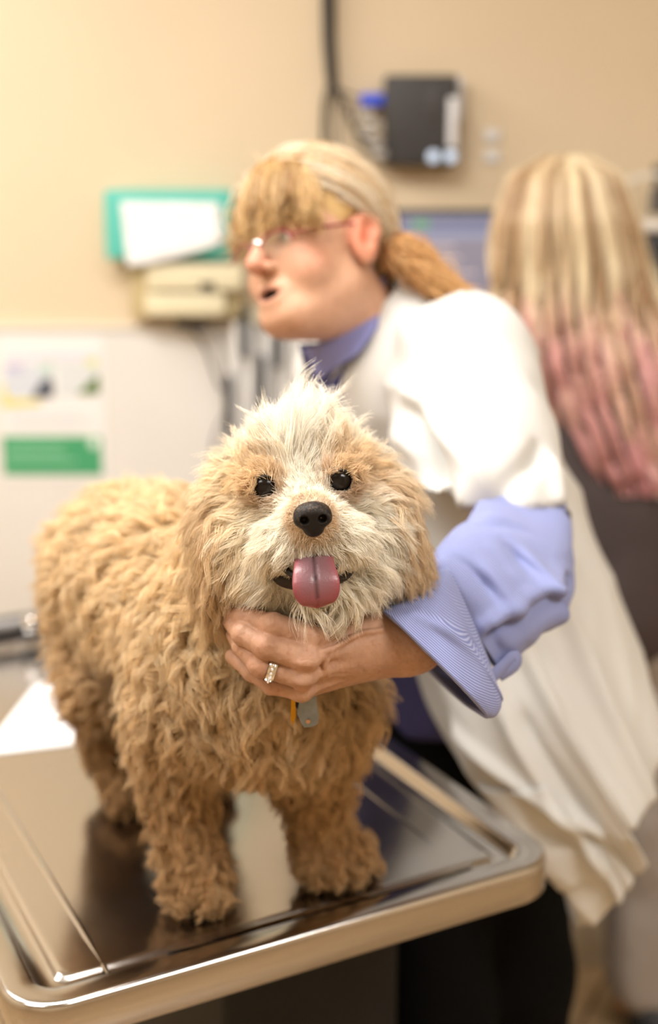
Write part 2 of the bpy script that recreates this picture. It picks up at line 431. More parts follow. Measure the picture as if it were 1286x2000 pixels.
# paper on the table
m_paper = mat('paper', srgb(236, 236, 240), .6, bump=.1, bump_scale=12)
def paper_sheet():
    t = thing('paper_sheet', 'white sheet of paper lying on the steel table behind the dog', 'paper', tuple(TB(1.66, .40, TZ)))
    a, b, c, d = PZ(-45, 1478, TZ), PZ(205, 1448, TZ), PZ(260, 1340, TZ), PZ(72, 1335, TZ)
    n = 14; V = []; Fs = []
    for i in range(n):
        for j in range(n):
            s, q = i / (n - 1), j / (n - 1); p = (a * (1 - s) + b * s) * (1 - q) + (d * (1 - s) + c * s) * q
            p = p + A(0, 0, .0006 + .0025 * abs(math.sin(s * 3 + q)) * q); V.append(p)
    for i in range(n - 1):
        for j in range(n - 1): Fs.append((i * n + j, (i + 1) * n + j, (i + 1) * n + j + 1, i * n + j + 1))
    o = mesh_np('sheet', V, Fs, m_paper, t); md = o.modifiers.new('s', 'SOLIDIFY'); md.thickness = .0004
    ink = MB(); mi = mat('grey_ink', (.45, .45, .47), .7)
    for k in range(7):
        q = .14 + k * .11
        for s0, s1 in ((.12, .46), (.5, .62 + .05 * (k % 3))):
            pts = [((a * (1 - s) + b * s) * (1 - qq) + (d * (1 - s) + c * s) * qq) + A(0, 0, .0016 + .0025 * abs(math.sin(s * 3 + qq)) * qq) for s, qq in ((s0, q), (s1, q), (s1, q + .018), (s0, q + .018))]
            ink.add(pts, [(0, 1, 2, 3)])
    ink.build('print_lines', mi, o, False)
paper_sheet()
# ------------------------------------------------------------------ hand geometry (needed by the dog's fur, which parts around it)
HW = P(805, 1250, 1.040)
HMCP = [P(606, 1243, .997), P(598, 1286, .982), P(592, 1322, .985), P(590, 1348, .998)]
HPIP = [P(532, 1224, .990), P(520, 1262, .980), P(508, 1298, .985), P(532, 1336, .998)]
HDIP = [P(480, 1206, 1.005), P(474, 1238, .992), P(474, 1262, 1.000), P(492, 1312, 1.004)]
HTIP = [P(446, 1194, 1.030), P(452, 1214, 1.022), P(458, 1240, 1.024), P(455, 1282, 1.020)]
HR = [(.0120, .0112, .0096, .0080), (.0110, .0103, .0088, .0076), (.0104, .0098, .0085, .0073), (.0094, .0086, .0077, .0066)]
ELB = P(1010, 1115, 1.255)
def hand_prims():
    pr = []
    base = [P(772, 1233, 1.037), P(772, 1245, 1.030), P(776, 1259, 1.032), P(780, 1273, 1.042)]
    for i in range(4):
        pr.append(('c', base[i], HMCP[i] + A(.004, .012, .0), .0165, .0125 - .0006 * i, .012))
    pr.append(('c', HW + A(.004, .006, 0), P(690, 1262, 1.022), .0245, .020, .02))
    pr.append(('c', P(700, 1232, 1.035), P(620, 1250, 1.012), .017, .012, .014))
    for i in range(4):
        r = HR[i]
        pr.append(('e', HMCP[i] + A(.000, -.0052, .001), (r[0] * 1.05, r[0] * 1.02, r[0] * .98), None, .006))
    # tendons and a vein on the back of the hand
    for i in range(4):
        pr.append(('c', HMCP[i] + A(.006, -.004, .002), base[i] + A(-.01, -.013, .0), .0040, .0030, .006))
    vein = spline([P(745, 1228, 1.012), P(700, 1236, 1.003), P(655, 1262, .992), P(632, 1270, .985)], 8)
    for a, b in zip(vein[:-1], vein[1:]): pr.append(('c', a + A(0, -.004, 0), b + A(0, -.0035, 0), .0020, .0020, .0025))
    vein = spline([P(770, 1290, 1.022), P(720, 1300, 1.010), P(650, 1318, .995), P(634, 1306, .985), P(640, 1290, .984)], 8)
    for a, b in zip(vein[:-1], vein[1:]): pr.append(('c', a + A(0, -.001, 0), b + A(0, -.0008, 0), .0018, .0018, .0025))
    # thumb, leaving the palm's side and closing behind the throat
    pr.append(('c', P(745, 1226, 1.050), P(665, 1208, 1.080), .0140, .0125, .012))
    pr.append(('c', P(665, 1208, 1.080), P(612, 1196, 1.115), .0120, .0105, .004))
    pr.append(('c', P(612, 1196, 1.115), P(580, 1182, 1.135), .0105, .0085, .002))
    for a, b in zip(HMCP[:-1], HMCP[1:]): pr.append(('-c', (a + b) / 2 + A(-.006, -.0165, 0), (a + b) / 2 + A(.014, -.0165, .0), .0055, .0032, .005))
    # forearm
    pr.append(('c', HW, ELB, .0248, .029, .02))
    return pr
def finger_prims(i):
    r = HR[i]; k = .0012
    return [('c', HMCP[i], HPIP[i], r[0], r[1], .004), ('c', HPIP[i], HDIP[i], r[1] * .98, r[2], .002), ('c', HDIP[i], HTIP[i], r[2], r[3], .002),
            ('e', HPIP[i], (r[1] * 1.06,) * 3, None, .003), ('e', HDIP[i], (r[2] * 1.03,) * 3, None, .003)]
_hp = sdf(hand_prims()); _fp = [sdf(finger_prims(i)) for i in range(4)]
def hand_sdf(p):
    d = _hp(p)
    f = None
    for i in range(4):
        e = _fp[i](p); f = e if f is None else smin(f, e, .0015)
    return smin(d, f, .004)

CC = P(540, 1122, 1.105); CN = nrm(A(.22, -.55, 1))      # the collar's centre and axis
# ------------------------------------------------------------------ the dog
RNG = np.random.default_rng(7)
H0 = P(592, 975, 1.065)                                   # centre of the skull
def rot_frame(yaw, pitch, roll):
    f = A(math.sin(yaw) * math.cos(pitch), -math.cos(yaw) * math.cos(pitch), math.sin(pitch))
    r = nrm(np.cross(A(0, 0, 1), -f)) * 1.0
    r = nrm(np.cross(f, A(0, 0, 1))) * -1 if r[0] < 0 else r
    u = nrm(np.cross(r, -f)); u = u if u[2] > 0 else -u
    r2 = r * math.cos(roll) + u * math.sin(roll); u2 = u * math.cos(roll) - r * math.sin(roll)
    return np.stack([r2, u2, f], 1)
RH = rot_frame(math.radians(5), math.radians(7), math.radians(4.5))
def hl(x, y, z): return H0 + RH @ A(x, y, z)             # dog head local: right, up, forward
def to_l(p): return (p - H0) @ RH
NOSE = P(611, 1010, .948)
EYES = [P(518, 950, 1.012), P(662, 938, 1.012)]
def pawc(x, y, dz=.026): return PZ(x, y, TZ) + A(0, 0, dz)
PFA, PFB, PRA, PRB = pawc(384, 1775) + A(0, .02, 0), pawc(662, 1722) + A(0, .02, 0), pawc(250, 1582) + A(0, .02, 0), pawc(392, 1560) + A(0, .03, 0)
DIRF = nrm(A(.25, -1, 0))
def paw(c, d):
    R = np.stack([nrm(np.cross(d, A(0, 0, 1))), d, A(0, 0, 1)], 1)
    pr = [('e', c + d * .006, (.027, .034, .022), R, .012)]
    for s in (-1.5, -.5, .5, 1.5): pr.append(('e', c + d * (.034 - .003 * abs(s)) + R[:, 0] * s * .0125 - A(0, 0, .006), (.0085, .013, .012), R, .004))
    return pr
dog_prims = [
    ('c', P(488, 1300, 1.150), P(480, 1240, 1.165), .080, .080, .03),
    ('c', P(480, 1250, 1.165), P(372, 1160, 1.27), .080, .084, .04),
    ('c', P(372, 1160, 1.27), P(262, 1120, 1.40), .084, .088, .04),
    ('c', P(480, 1210, 1.16), P(560, 1060, 1.115), .070, .056, .04),
    ('c', P(475, 1340, 1.165), P(520, 1390, 1.165), .066, .062, .03),
    # front legs
    ('c', P(370, 1370, 1.150), P(348, 1500, 1.165), .048, .032, .03), ('c', P(348, 1500, 1.165), P(368, 1690, 1.155), .030, .0235, .015),
    ('c', P(368, 1690, 1.155), PFA, .0235, .026, .015),
    ('c', P(615, 1370, 1.165), P(612, 1520, 1.20), .052, .032, .03), ('c', P(612, 1520, 1.20), P(632, 1670, 1.195), .029, .0235, .015),
    ('c', P(632, 1670, 1.195), PFB, .0235, .026, .015),
    # hind legs: thigh, shank forward at the knee, hock behind
    ('c', P(225, 1200, 1.39), P(205, 1340, 1.345), .062, .040, .03), ('c', P(205, 1340, 1.345), P(222, 1470, 1.41), .036, .024, .015),
    ('c', P(222, 1470, 1.41), PRA, .0235, .024, .012),
    ('c', P(350, 1250, 1.43), P(380, 1390, 1.39), .058, .036, .03), ('c', P(380, 1390, 1.39), P(385, 1480, 1.45), .034, .024, .015),
    ('c', P(385, 1480, 1.45), PRB, .0235, .024, .012),
    ('c', P(235, 1080, 1.47), P(215, 1050, 1.53), .022, .012, .02),
    *paw(PFA, nrm(A(.12, -1, 0))), *paw(PFB, nrm(A(.45, -1, 0))), *paw(PRA, DIRF), *paw(PRB, DIRF),
]
head_prims = [
    ('e', H0, (.060, .050, .058), RH, .02),
    ('e', hl(0, .013, .006), (.050, .042, .046), RH, .02),
    ('c', hl(0, -.010, .035), hl(.003, -.016, .075), .031, .024, .02),
    ('c', hl(.0, -.020, .075), NOSE - RH[:, 2] * .012, .023, .016, .012),
    ('e', hl(-.020, -.026, .078), (.019, .016, .022), RH, .012), ('e', hl(.022, -.026, .078), (.019, .016, .022), RH, .012),
    ('c', hl(0, -.050, .020), hl(.004, -.066, .072), .026, .017, .015),
    ('e', hl(.002, -.058, .034), (.046, .022, .040), RH, .015),
    ('e', hl(-.045, -.035, .01), (.030, .034, .036), RH, .02), ('e', hl(.048, -.035, .01), (.030, .034, .036), RH, .02),
    ('-e', hl(.003, -.054, .084), (.024, .009, .024), RH, .008),
]
for e in EYES:
    head_prims.append(('e', e - RH[:, 2] * .001, (.0156, .0143, .0125), RH, .008))
    head_prims.append(('-e', e + RH @ A(0, -.0006, .009), (.0118, .0102, .0125), RH, .0015))
EARC = [hl(-.072, -.030, -.004), hl(.073, -.026, -.004)]
EARR = []
for s, c in ((-1, EARC[0]), (1, EARC[1])):
    th = math.radians(10) * s
    R = RH @ np.array([[math.cos(th), -math.sin(th), 0], [math.sin(th), math.cos(th), 0], [0, 0, 1]]); EARR.append(R)
    head_prims.append(('e', c + RH @ A(0, -.012, 0), (.016, .052, .034), R, .014))
    head_prims.append(('c', hl(s * .042, .020, -.006), c + RH @ A(0, .02, 0), .018, .014, .015))
body_sdf = sdf(dog_prims); head_sdf = sdf(head_prims)
def dog_sdf(p): return smin(body_sdf(p), head_sdf(p), .018)
dog = thing('dog', 'curly golden-tan dog with a cream face and its tongue out, standing on the steel table', 'dog', (*(((PFA + PFB + PRA + PRB) / 4)[:2]), TZ))
DV, DQ = nets(dog_sdf, (-.40, .88, TZ - .004), (.14, 1.62, 1.44), .0042)
DV[:, 2] = np.maximum(DV[:, 2], TZ + .0005)

CREAM = A(*srgb(252, 245, 230)); TAN = A(*srgb(236, 208, 166)); GOLD = A(*srgb(214, 174, 124)); ORANGE = A(*srgb(226, 178, 118)); EARCOL = A(*srgb(218, 188, 146))
def sstep(x, a, b): t = np.clip((x - a) / (b - a), 0, 1); return t * t * (3 - 2 * t)
def mixc(a, b, t): return a * (1 - t[:, None]) + b * t[:, None]
def headness(p):
    return sstep(body_sdf(p) - head_sdf(p), -.012, .012)
def eardist(p): return np.minimum(*[sd_ell(p, c + RH @ A(0, -.012, 0), (.020, .054, .036), R) for c, R in zip(EARC, EARR)])
def fur_col(p):
    l = to_l(p); h = headness(p)
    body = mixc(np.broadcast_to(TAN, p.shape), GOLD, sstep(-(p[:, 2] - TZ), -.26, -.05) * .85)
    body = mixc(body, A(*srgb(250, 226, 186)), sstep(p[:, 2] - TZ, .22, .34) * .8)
    head = np.broadcast_to(CREAM, p.shape).copy()
    head = mixc(head, ORANGE, .40 * sstep(-np.abs(l[:, 1] - .022), -.03, -.008) * sstep(np.abs(l[:, 0]), .010, .032) * sstep(l[:, 2], .0, .03))
    head = mixc(head, A(*srgb(246, 224, 184)), .6 * sstep(-l[:, 0], .02, .055))
    head = mixc(head, EARCOL, sstep(-eardist(p), -.012, .0) * np.where(l[:, 0] < 0, .95, .8))
    dn = np.linalg.norm(p - NOSE, axis=1)
    head = mixc(head, ORANGE, .45 * sstep(-dn, -.032, -.016))
    head = mixc(head, A(*srgb(255, 250, 238)), .8 * sstep(l[:, 1], .034, .055))
    de_ = np.minimum(*[np.linalg.norm((l - to_l(e)) * A(1, 1, .6), axis=1) for e in EYES])
    head = mixc(head, A(*srgb(168, 122, 80)), .6 * sstep(-de_, -.0195, -.012))
    brow = sstep(-np.abs(l[:, 1] - .030), -.020, -.004) * sstep(np.abs(l[:, 0]), .008, .03) * sstep(l[:, 2], .0, .03)
    head = mixc(head, A(*srgb(244, 212, 162)), .5 * brow)
    return mixc(body, head, h)
rngc = np.random.default_rng(3)
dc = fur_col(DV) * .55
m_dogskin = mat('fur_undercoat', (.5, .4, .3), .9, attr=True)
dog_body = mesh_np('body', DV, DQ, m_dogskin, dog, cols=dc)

def fur_mat(name='dog_fur', transl=.28, spec=.35, rough=.42):
    m = bpy.data.materials.new(name); m.use_nodes = True; nt = m.node_tree; N = nt.nodes.new; L = nt.links.new
    b = nt.nodes['Principled BSDF']; out = nt.nodes['Material Output']
    at = N('ShaderNodeAttribute'); at.attribute_name = 'vcol'
    hi = N('ShaderNodeHairInfo')
    mr = N('ShaderNodeMapRange'); mr.inputs['To Min'].default_value = .84; mr.inputs['To Max'].default_value = 1.14; L(hi.outputs['Random'], mr.inputs[0])
    mx = N('ShaderNodeMix'); mx.data_type = 'RGBA'; mx.blend_type = 'MULTIPLY'; mx.inputs[0].default_value = 1
    L(at.outputs['Color'], mx.inputs[6]); L(mr.outputs[0], mx.inputs[7])
    L(mx.outputs[2], b.inputs['Base Color']); b.inputs['Roughness'].default_value = rough; b.inputs['Specular IOR Level'].default_value = spec
    tr = N('ShaderNodeBsdfTranslucent'); L(mx.outputs[2], tr.inputs['Color'])
    ms = N('ShaderNodeMixShader'); ms.inputs[0].default_value = transl
    L(b.outputs[0], ms.inputs[1]); L(tr.outputs[0], ms.inputs[2]); L(ms.outputs[0], out.inputs['Surface'])
    return m
m_fur = fur_mat()

def locks(roots, nrmls, flow, length, lift, curl, turns, K, S, spread, tipspread, rng, rand=.35, gravity=0.0, fuzz=.0015):
    """a lock of S hairs at every root: (n*S, K, 3)"""
    n = len(roots)
    d0 = nrm(nrmls * lift[:, None] + flow + rng.normal(0, rand, (n, 3)))
    d1 = nrm(flow + nrmls * (.15 * lift)[:, None] + rng.normal(0, rand * .7, (n, 3)) + A(0, 0, -1) * gravity)
    t = np.linspace(0, 1, K)
    c = roots[:, None] + length[:, None, None] * (d0[:, None] * (t - .45 * t * t)[None, :, None] + d1[:, None] * (.5 * t * t)[None, :, None])
    ax = nrm(d0 + d1); ref = rng.normal(0, 1, (n, 3)); e1 = nrm(np.cross(ax, ref)); e2 = np.cross(ax, e1)
    ph = rng.random(n)[:, None] * 6.283; tw = turns[:, None] * (rng.choice([-1, 1], n)[:, None]); a = ph + tw * 6.283 * t[None]
    amp = curl[:, None] * np.minimum(1, t * 2.2)[None] * (1 - .25 * t[None])
    off = (np.cos(a) - np.cos(ph))[..., None] * e1[:, None] + (np.sin(a) - np.sin(ph))[..., None] * e2[:, None]
    c = c + off * amp[..., None]
    out = np.repeat(c, S, axis=0)
    m = n * S
    o = rng.normal(0, 1, (m, 3)); N2 = np.repeat(nrmls, S, axis=0); o = o - N2 * (o * N2).sum(1)[:, None]
    sp = (spread * (1 - t) ** 1.2 + tipspread * (.3 + .7 * t))
    out = out + o[:, None] * sp[None, :, None]
    out += rng.normal(0, fuzz, (m, 1, 3)) * (t ** 2)[None, :, None]
    # individual lengths
    s = rng.uniform(.75, 1.05, m)[:, None, None]
    return out[:, :1] + (out - out[:, :1]) * s
def tangent(v, n): return v - n * (v * n).sum(1)[:, None]
def keep_clear(pts, cols, extra=None):
    flat = pts[:, ::2].reshape(-1, 3)
    near = np.ones(len(flat), bool)
    lo = A(-.12, .93, 1.15); hi = A(.14, 1.2, 1.36); near = ((flat > lo) & (flat < hi)).all(1)
    d = np.ones(len(flat)); d[near] = hand_sdf(flat[near])
    ok = d.reshape(len(pts), -1).min(1) > .0004
    ok &= (pts[:, :, 2].min(1) > TZ - .0008)
    q = pts[:, ::2] - CC; h = q @ CN; rr = np.linalg.norm(q - h[..., None] * CN, axis=2)
    ok &= ~((np.abs(h) < .0085) & (rr > .056) & (q[..., 1] < .01) & (rr < .085)).any(1)
    if extra is not None: ok &= extra(pts)
    return pts[ok], cols[ok]

# body coat
BS = 22
QUAL = 1.0
nb = int(9500 * QUAL)
bp_ = tri_sample(DV, DQ, int(nb * 1.7), RNG)
hd = headness(bp_); bp_ = bp_[(hd < .5) & (bp_[:, 2] > TZ + .006)][:nb]
bn = grad(dog_sdf, bp_)
zz = bp_[:, 2] - TZ
leg = sstep(-zz, -.21, -.13)
flow = tangent(np.broadcast_to(A(0, 0, -1.0), bp_.shape) + U_ * .35 * (1 - leg)[:, None] + np.stack([noise(bp_, 16, s) for s in (1, 2, 3)], 1) * .9, bn)
L_ = (.036 - .014 * leg) * RNG.uniform(.75, 1.25, len(bp_)) * np.where(zz < .05, .75, 1)
hb = sstep(bp_[:, 1], 1.2, 1.35)
pts = locks(bp_, bn, nrm(flow), L_, np.full(len(bp_), 1.15) - .2 * leg, (.0062 - .0020 * leg) * RNG.uniform(.6, 1.3, len(bp_)), RNG.uniform(.55, 1.15, len(bp_)), 10, BS, .0036, .0009, RNG, rand=.38, gravity=.2)
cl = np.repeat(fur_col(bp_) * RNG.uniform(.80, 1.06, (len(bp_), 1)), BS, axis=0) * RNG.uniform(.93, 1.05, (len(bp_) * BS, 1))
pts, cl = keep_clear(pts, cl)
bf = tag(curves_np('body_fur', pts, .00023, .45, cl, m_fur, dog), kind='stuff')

# head coat
nh = int(9500 * QUAL)
hp = tri_sample(DV, DQ, nh * 7, RNG); hd = headness(hp); hp = hp[hd >= .5][:nh]
l = to_l(hp); n = grad(dog_sdf, hp); lnz = (NOSE - H0) @ RH
rad = l - (lnz + A(0, 0, -.004)); dn = np.linalg.norm(rad, axis=1)
eye_l = [to_l(e) for e in EYES]
de = np.minimum(*[np.hypot(l[:, 0] - e[0], l[:, 1] - e[1]) for e in eye_l])
front = l[:, 2] > 0
mouth = sd_ell(l, A(-.002, -.057, .085), (.036, .011, .035))
ok = ~((de < .0106) & front) & (mouth > 0) & (dn > .0135) & (np.linalg.norm(hp - (NOSE + RH @ A(0, -.004, 0)), axis=1) > .0138)
hp, l, n, rad, dn, de, front = hp[ok], l[ok], n[ok], rad[ok], dn[ok], de[ok], front[ok]
ed = eardist(hp); isear = sstep(-ed, -.01, -.001)
loc = nrm(rad * A(1, 1, .35))
crown = sstep(l[:, 1], .026, .048) * (1 - isear)
down = sstep(-l[:, 1], .0, .05)
loc = loc * (1 - isear)[:, None] + A(0, -.05, .0) * isear[:, None]
loc += down[:, None] * A(0, -.75, 0) + crown[:, None] * (A(0, .9, .1)) + isear[:, None] * A(0, -1.2, .05)
side = sstep(np.abs(l[:, 0]), .03, .055) * (1 - isear) * (1 - crown)
loc += side[:, None] * A(0, -.45, 0) + np.sign(l[:, 0])[:, None] * (side * .25)[:, None] * A(1, 0, 0)
loc += np.stack([noise(hp, 38, s) for s in (11, 12, 13)], 1) * .38
# hair leans away from the eyes
for e in eye_l:
    dv = l - e; dist = np.hypot(dv[:, 0], dv[:, 1]); w = np.clip(1 - dist / .024, 0, 1) * front
    loc += (w * .75)[:, None] * nrm(dv * A(1, 1, 0))
fw = nrm(tangent(loc @ RH.T, n))
Lh = np.clip(.009 + .46 * (dn - .018), .009, .035)
Lh = np.maximum(Lh, .036 * isear) - .008 * crown + crown * .010 * RNG.uniform(-.6, 1.8, len(hp)) + np.exp(-(((l[:, 0] + .004) / .018) ** 2)) * crown * .020 * RNG.uniform(0, 1.6, len(hp))
Lh = np.where((de < .022) & front, np.minimum(Lh, .0065 + (de - .0098) * 1.3 + .004 * (l[:, 1] > .022)), Lh)
bridge = (np.abs(l[:, 0]) < .022) & (l[:, 1] > -.02) & (l[:, 1] < .03) & (l[:, 2] > .03)
Lh = np.where(bridge, np.minimum(Lh, .014), Lh)
Lh = np.where((l[:, 1] < -.03) & (l[:, 2] > .06) & (l[:, 1] > -.052), np.minimum(Lh, .0175), Lh)
Lh *= RNG.uniform(.75, 1.2, len(hp))
lift = .55 + .55 * crown - .15 * isear + .15 * down
SH = 20
pts = locks(hp, n, fw, Lh, lift, Lh * .10 * RNG.uniform(.3, 1.7, len(hp)), RNG.uniform(.35, .85, len(hp)), 9, SH, .0030, .0007, RNG, rand=.19, gravity=.12, fuzz=.0016)
cl = np.repeat(fur_col(hp) * RNG.uniform(.86, 1.1, (len(hp), 1)), SH, axis=0)
def clear_face(pts):
    q = to_l(pts.reshape(-1, 3)).reshape(pts.shape); ok = np.ones(len(pts), bool)
    for e in eye_l:
        inn = (np.hypot((q[..., 0] - e[0]) / 1.0, (q[..., 1] - e[1] + .0012) / .84) < .0074) & (q[..., 2] > 0)
        ok &= ~inn.any(1) | (RNG.random(len(pts)) < .12)
    nn = (np.hypot(q[..., 0] - lnz[0], (q[..., 1] - lnz[1] + .001)) < .0118) & (q[..., 2] > .06); ok &= ~nn.any(1)
    # the tongue and the open mouth stay free
    ml = (q[..., 0] > -.030) & (q[..., 0] < -.008) & (q[..., 1] < -.054 - .25 * (q[..., 0] + .03)) & (q[..., 1] > -.066 - .35 * (q[..., 0] + .03)) & (q[..., 2] > .05); ok &= ~ml.any(1)
    mo = (np.abs(q[..., 0] - .006) < .019) & (q[..., 1] < -.0555) & (q[..., 1] > -.094) & (q[..., 2] > .078); ok &= ~mo.any(1) | (q[:, 0, 1] > -.04)
    m2 = (np.abs(q[..., 0] - .006) < .017) & (q[..., 1] < -.0575) & (q[..., 1] > -.094) & (q[..., 2] > .078); ok &= ~m2.any(1)
    return ok
pts, cl = keep_clear(pts, cl, clear_face)
tag(curves_np('head_fur', pts, .00018, .35, cl, m_fur, dog), kind='stuff')

# eyes, nose, tongue, mouth
m_eye = mat('dark_brown_eye', (.008, .006, .005), .16, spec=.35)
m_lid = mat('black_skin', (.012, .009, .008), .45, bump=.5, bump_scale=500)
for e in EYES:
    eo = MB().ball(e - RH[:, 2] * .0020, (.0116, .0112, .0106), RH, 24).build('eye', m_eye, dog)
    ring = [e + RH @ (A(.0110 * math.cos(a), .0095 * math.sin(a) - .0006, .0058 - .0022 * abs(math.cos(a)))) for a in np.linspace(0, 2 * math.pi, 33)[:-1]]
    mb = MB(); k = len(ring)
    for i, c in enumerate(ring):
        a = 2 * math.pi * i / k; o = RH @ A(math.cos(a), math.sin(a), 0)
        for j in range(8):
            b = 2 * math.pi * j / 8; mb.v.append(tuple(c + .0012 * (o * math.cos(b) + RH[:, 2] * math.sin(b))))
    mb.f = [(i * 8 + j, ((i + 1) % k) * 8 + j, ((i + 1) % k) * 8 + (j + 1) % 8, i * 8 + (j + 1) % 8) for i in range(k) for j in range(8)]
    mb.build('eyelid', m_lid, dog)
NL = NOSE
def nl(x, y, z): return NL + RH @ A(x, y, z)
nose_f = sdf([('e', nl(0, .0035, -.001), (.0144, .0088, .0112), RH, 0), ('e', nl(0, -.0060, -.0005), (.0092, .0098, .0090), RH, .006), ('e', nl(-.0088, -.001, .001), (.0064, .0064, .008), RH, .003), ('e', nl(.0088, -.001, .001), (.0064, .0064, .008), RH, .003),
    ('-e', nl(-.0072, -.0012, .0092), (.0037, .0034, .007), RH, .0012), ('-e', nl(.0072, -.0012, .0092), (.0037, .0034, .007), RH, .0012),
    ('-c', nl(-.0095, -.0042, .0095), nl(-.0142, -.0035, .006), .0011, .0007, .001), ('-c', nl(.0095, -.0042, .0095), nl(.0142, -.0035, .006), .0011, .0007, .001),
    ('-c', nl(0, .001, .0108), nl(0, -.017, .0085), .0010, .0012, .0012)])
nv, nq = nets(nose_f, nl(0, 0, 0) - .024, nl(0, 0, 0) + .024, .0007)
nc = np.tile(A(.009, .007, .0065), (len(nv), 1)); q = (nv - NL) @ RH
spk = sstep(q[:, 1], .003, .009) * (noise(nv, 1400, 5) > .15) + ((np.abs(q[:, 0]) > .009) & (noise(nv, 900, 9) > .45)) * .6
nc = mixc(nc, A(*srgb(150, 120, 92)), np.clip(spk, 0, 1) * .22)
m_nose = mat('wet_black_nose', (.02, .015, .014), .5, spec=.3, attr=True, bump=.6, bump_scale=900, bump_dist=.0006)
mesh_np('nose', nv, nq, m_nose, dog, cols=nc)
m_mouth = mat('dark_mouth', (.012, .006, .006), .6)
MB().ball(hl(-.001, -.055, .066), (.034, .0135, .0255), RH, 16).build('mouth', m_mouth, dog)
lip = MB().tube(spline([P(536, 1086, .988), P(550, 1104, .972), P(568, 1120, .962), P(590, 1132, .957)], 12), .0028)
lip.build('lip', m_lid, dog)
MB().tube(spline([P(668, 1078, .978), P(664, 1094, .970), P(655, 1110, .964)], 10), .0020).build('lip', m_lid, dog)
tp = spline([P(614, 1070, 1.00), P(613, 1086, .972), P(614, 1104, .953), P(617, 1135, .941), P(620, 1165, .939), P(621, 1186, .944)], 40)
tw = spline([[.013], [.0150], [.0155], [.0180], [.0182], [.0165]], 40)[:, 0]
V = []; cols = []; n_ = 40
for i in range(40):
    t = i / 39; tg = nrm(tp[min(i + 1, 39)] - tp[max(i - 1, 0)]); r = nrm(RH[:, 0] - tg * (RH[:, 0] @ tg)); up = nrm(np.cross(r, tg)); up = up if up[1] < 0 else -up
    w = tw[i] * (max(0, 1 - max(0, (t - .60) / .40) ** 2.4) ** .5 if t > .60 else 1) + .0004; th = .0042 * (1 if t < .85 else max(.25, 1 - (t - .85) * 4.5))
    for j in range(n_):
        a = 2 * math.pi * j / n_; x = math.cos(a); y = math.sin(a)
        gx = (w * x) - (.0015 * math.sin(t * 3.0)); gr = -.0016 * math.exp(-(x / .07) ** 2) * (y > 0) + (.0016 * abs(x) ** 2)
        V.append(tp[i] + r * w * x + up * (th * y + (gr if t < .92 else 0)))
        c = A(*srgb(120, 88, 94)) * (1 - abs(x) ** 3) + A(*srgb(148, 74, 82)) * abs(x) ** 3
        k = sstep(A(t), .55, 1.0)[0]; c = c * (1 - k) + A(*srgb(148, 66, 76)) * k
        if math.hypot((x + .05) * w, (t - .58) * .05) < .0016: c = A(*srgb(70, 34, 50))
        k2 = math.exp(-(x / .045) ** 2) * (y > 0) * (t < .8); cols.append(c * (1 - .55 * k2))
FS = [(i * n_ + j, i * n_ + (j + 1) % n_, (i + 1) * n_ + (j + 1) % n_, (i + 1) * n_ + j) for i in range(39) for j in range(n_)]
FS += [tuple(range(n_))[::-1], tuple(39 * n_ + j for j in range(n_))]
m_tongue = mat('wet_tongue', (.5, .2, .2), .3, attr=True, coat=.1, bump=.5, bump_scale=700, bump_dist=.0005)
mesh_np('tongue', V, FS, m_tongue, dog, cols=np.array(cols))
for s, (x, y) in ((-1, (586, 1130)), (1, (640, 1136))): pass
# claws
m_claw = mat('dark_claw', (.02, .014, .01), .35)
for c, d in ((PFA, nrm(A(.12, -1, 0))), (PFB, nrm(A(.45, -1, 0)))):
    s_ = nrm(np.cross(d, A(0, 0, 1)))
    for k in (-1.5, -.5, .5, 1.5):
        b = c + d * .030 + s_ * k * .012 - A(0, 0, .016)
        MB().tube([b, b + d * .006 - A(0, 0, .003), b + d * .010 - A(0, 0, .009)], [.003, .0025, .0008], 8).build('claw', m_claw, dog)

# ------------------------------------------------------------------ collar and its tags
CA_ = nrm(np.cross(CN, A(0, 1, 0))); CA_ = CA_ if CA_[0] > 0 else -CA_; CB_ = np.cross(CN, CA_); CB_ = CB_ if CB_[1] < 0 else -CB_
collar = thing('dog_collar', "dark brown leather collar round the dog's neck with hanging metal tags", 'collar', tuple(CC))
V = []; FS = []; n_ = 64
for i in range(n_):
    a = 2 * math.pi * i / n_; o = CA_ * math.cos(a) + CB_ * math.sin(a)
    for dr, dz in ((0, -.008), (.003, -.008), (.003, .008), (0, .008)): V.append(CC + o * (.0625 + dr) + CN * dz)
for i in range(n_):
    for j in range(4): FS.append((i * 4 + j, ((i + 1) % n_) * 4 + j, ((i + 1) % n_) * 4 + (j + 1) % 4, i * 4 + (j + 1) % 4))
band = mesh_np('band', V, FS, mat('brown_leather', srgb(62, 40, 34), .55, bump=.4, bump_scale=200), collar, False); autosmooth(band)
tp0 = P(592, 1352, 1.018)
def loop(c, r, rr, ax): 
    e1 = nrm(np.cross(ax, A(0.1, 0, 1))); e2 = np.cross(ax, e1)
    return MB().tube([c + r * (e1 * math.cos(a) + e2 * math.sin(a)) for a in np.linspace(0, 2 * math.pi, 25)], rr, 8, False)
loop(tp0, .0075, .0009, A(.3, -.9, .2)).build('split_ring', m_chrome, collar)
MB().tube(spline([CC + CB_ * .066, (CC + CB_ * .066 + tp0) / 2 + A(0, .012, 0), tp0 + A(0, .002, .007)], 10), .0012, 8).build('link', m_chrome, collar)
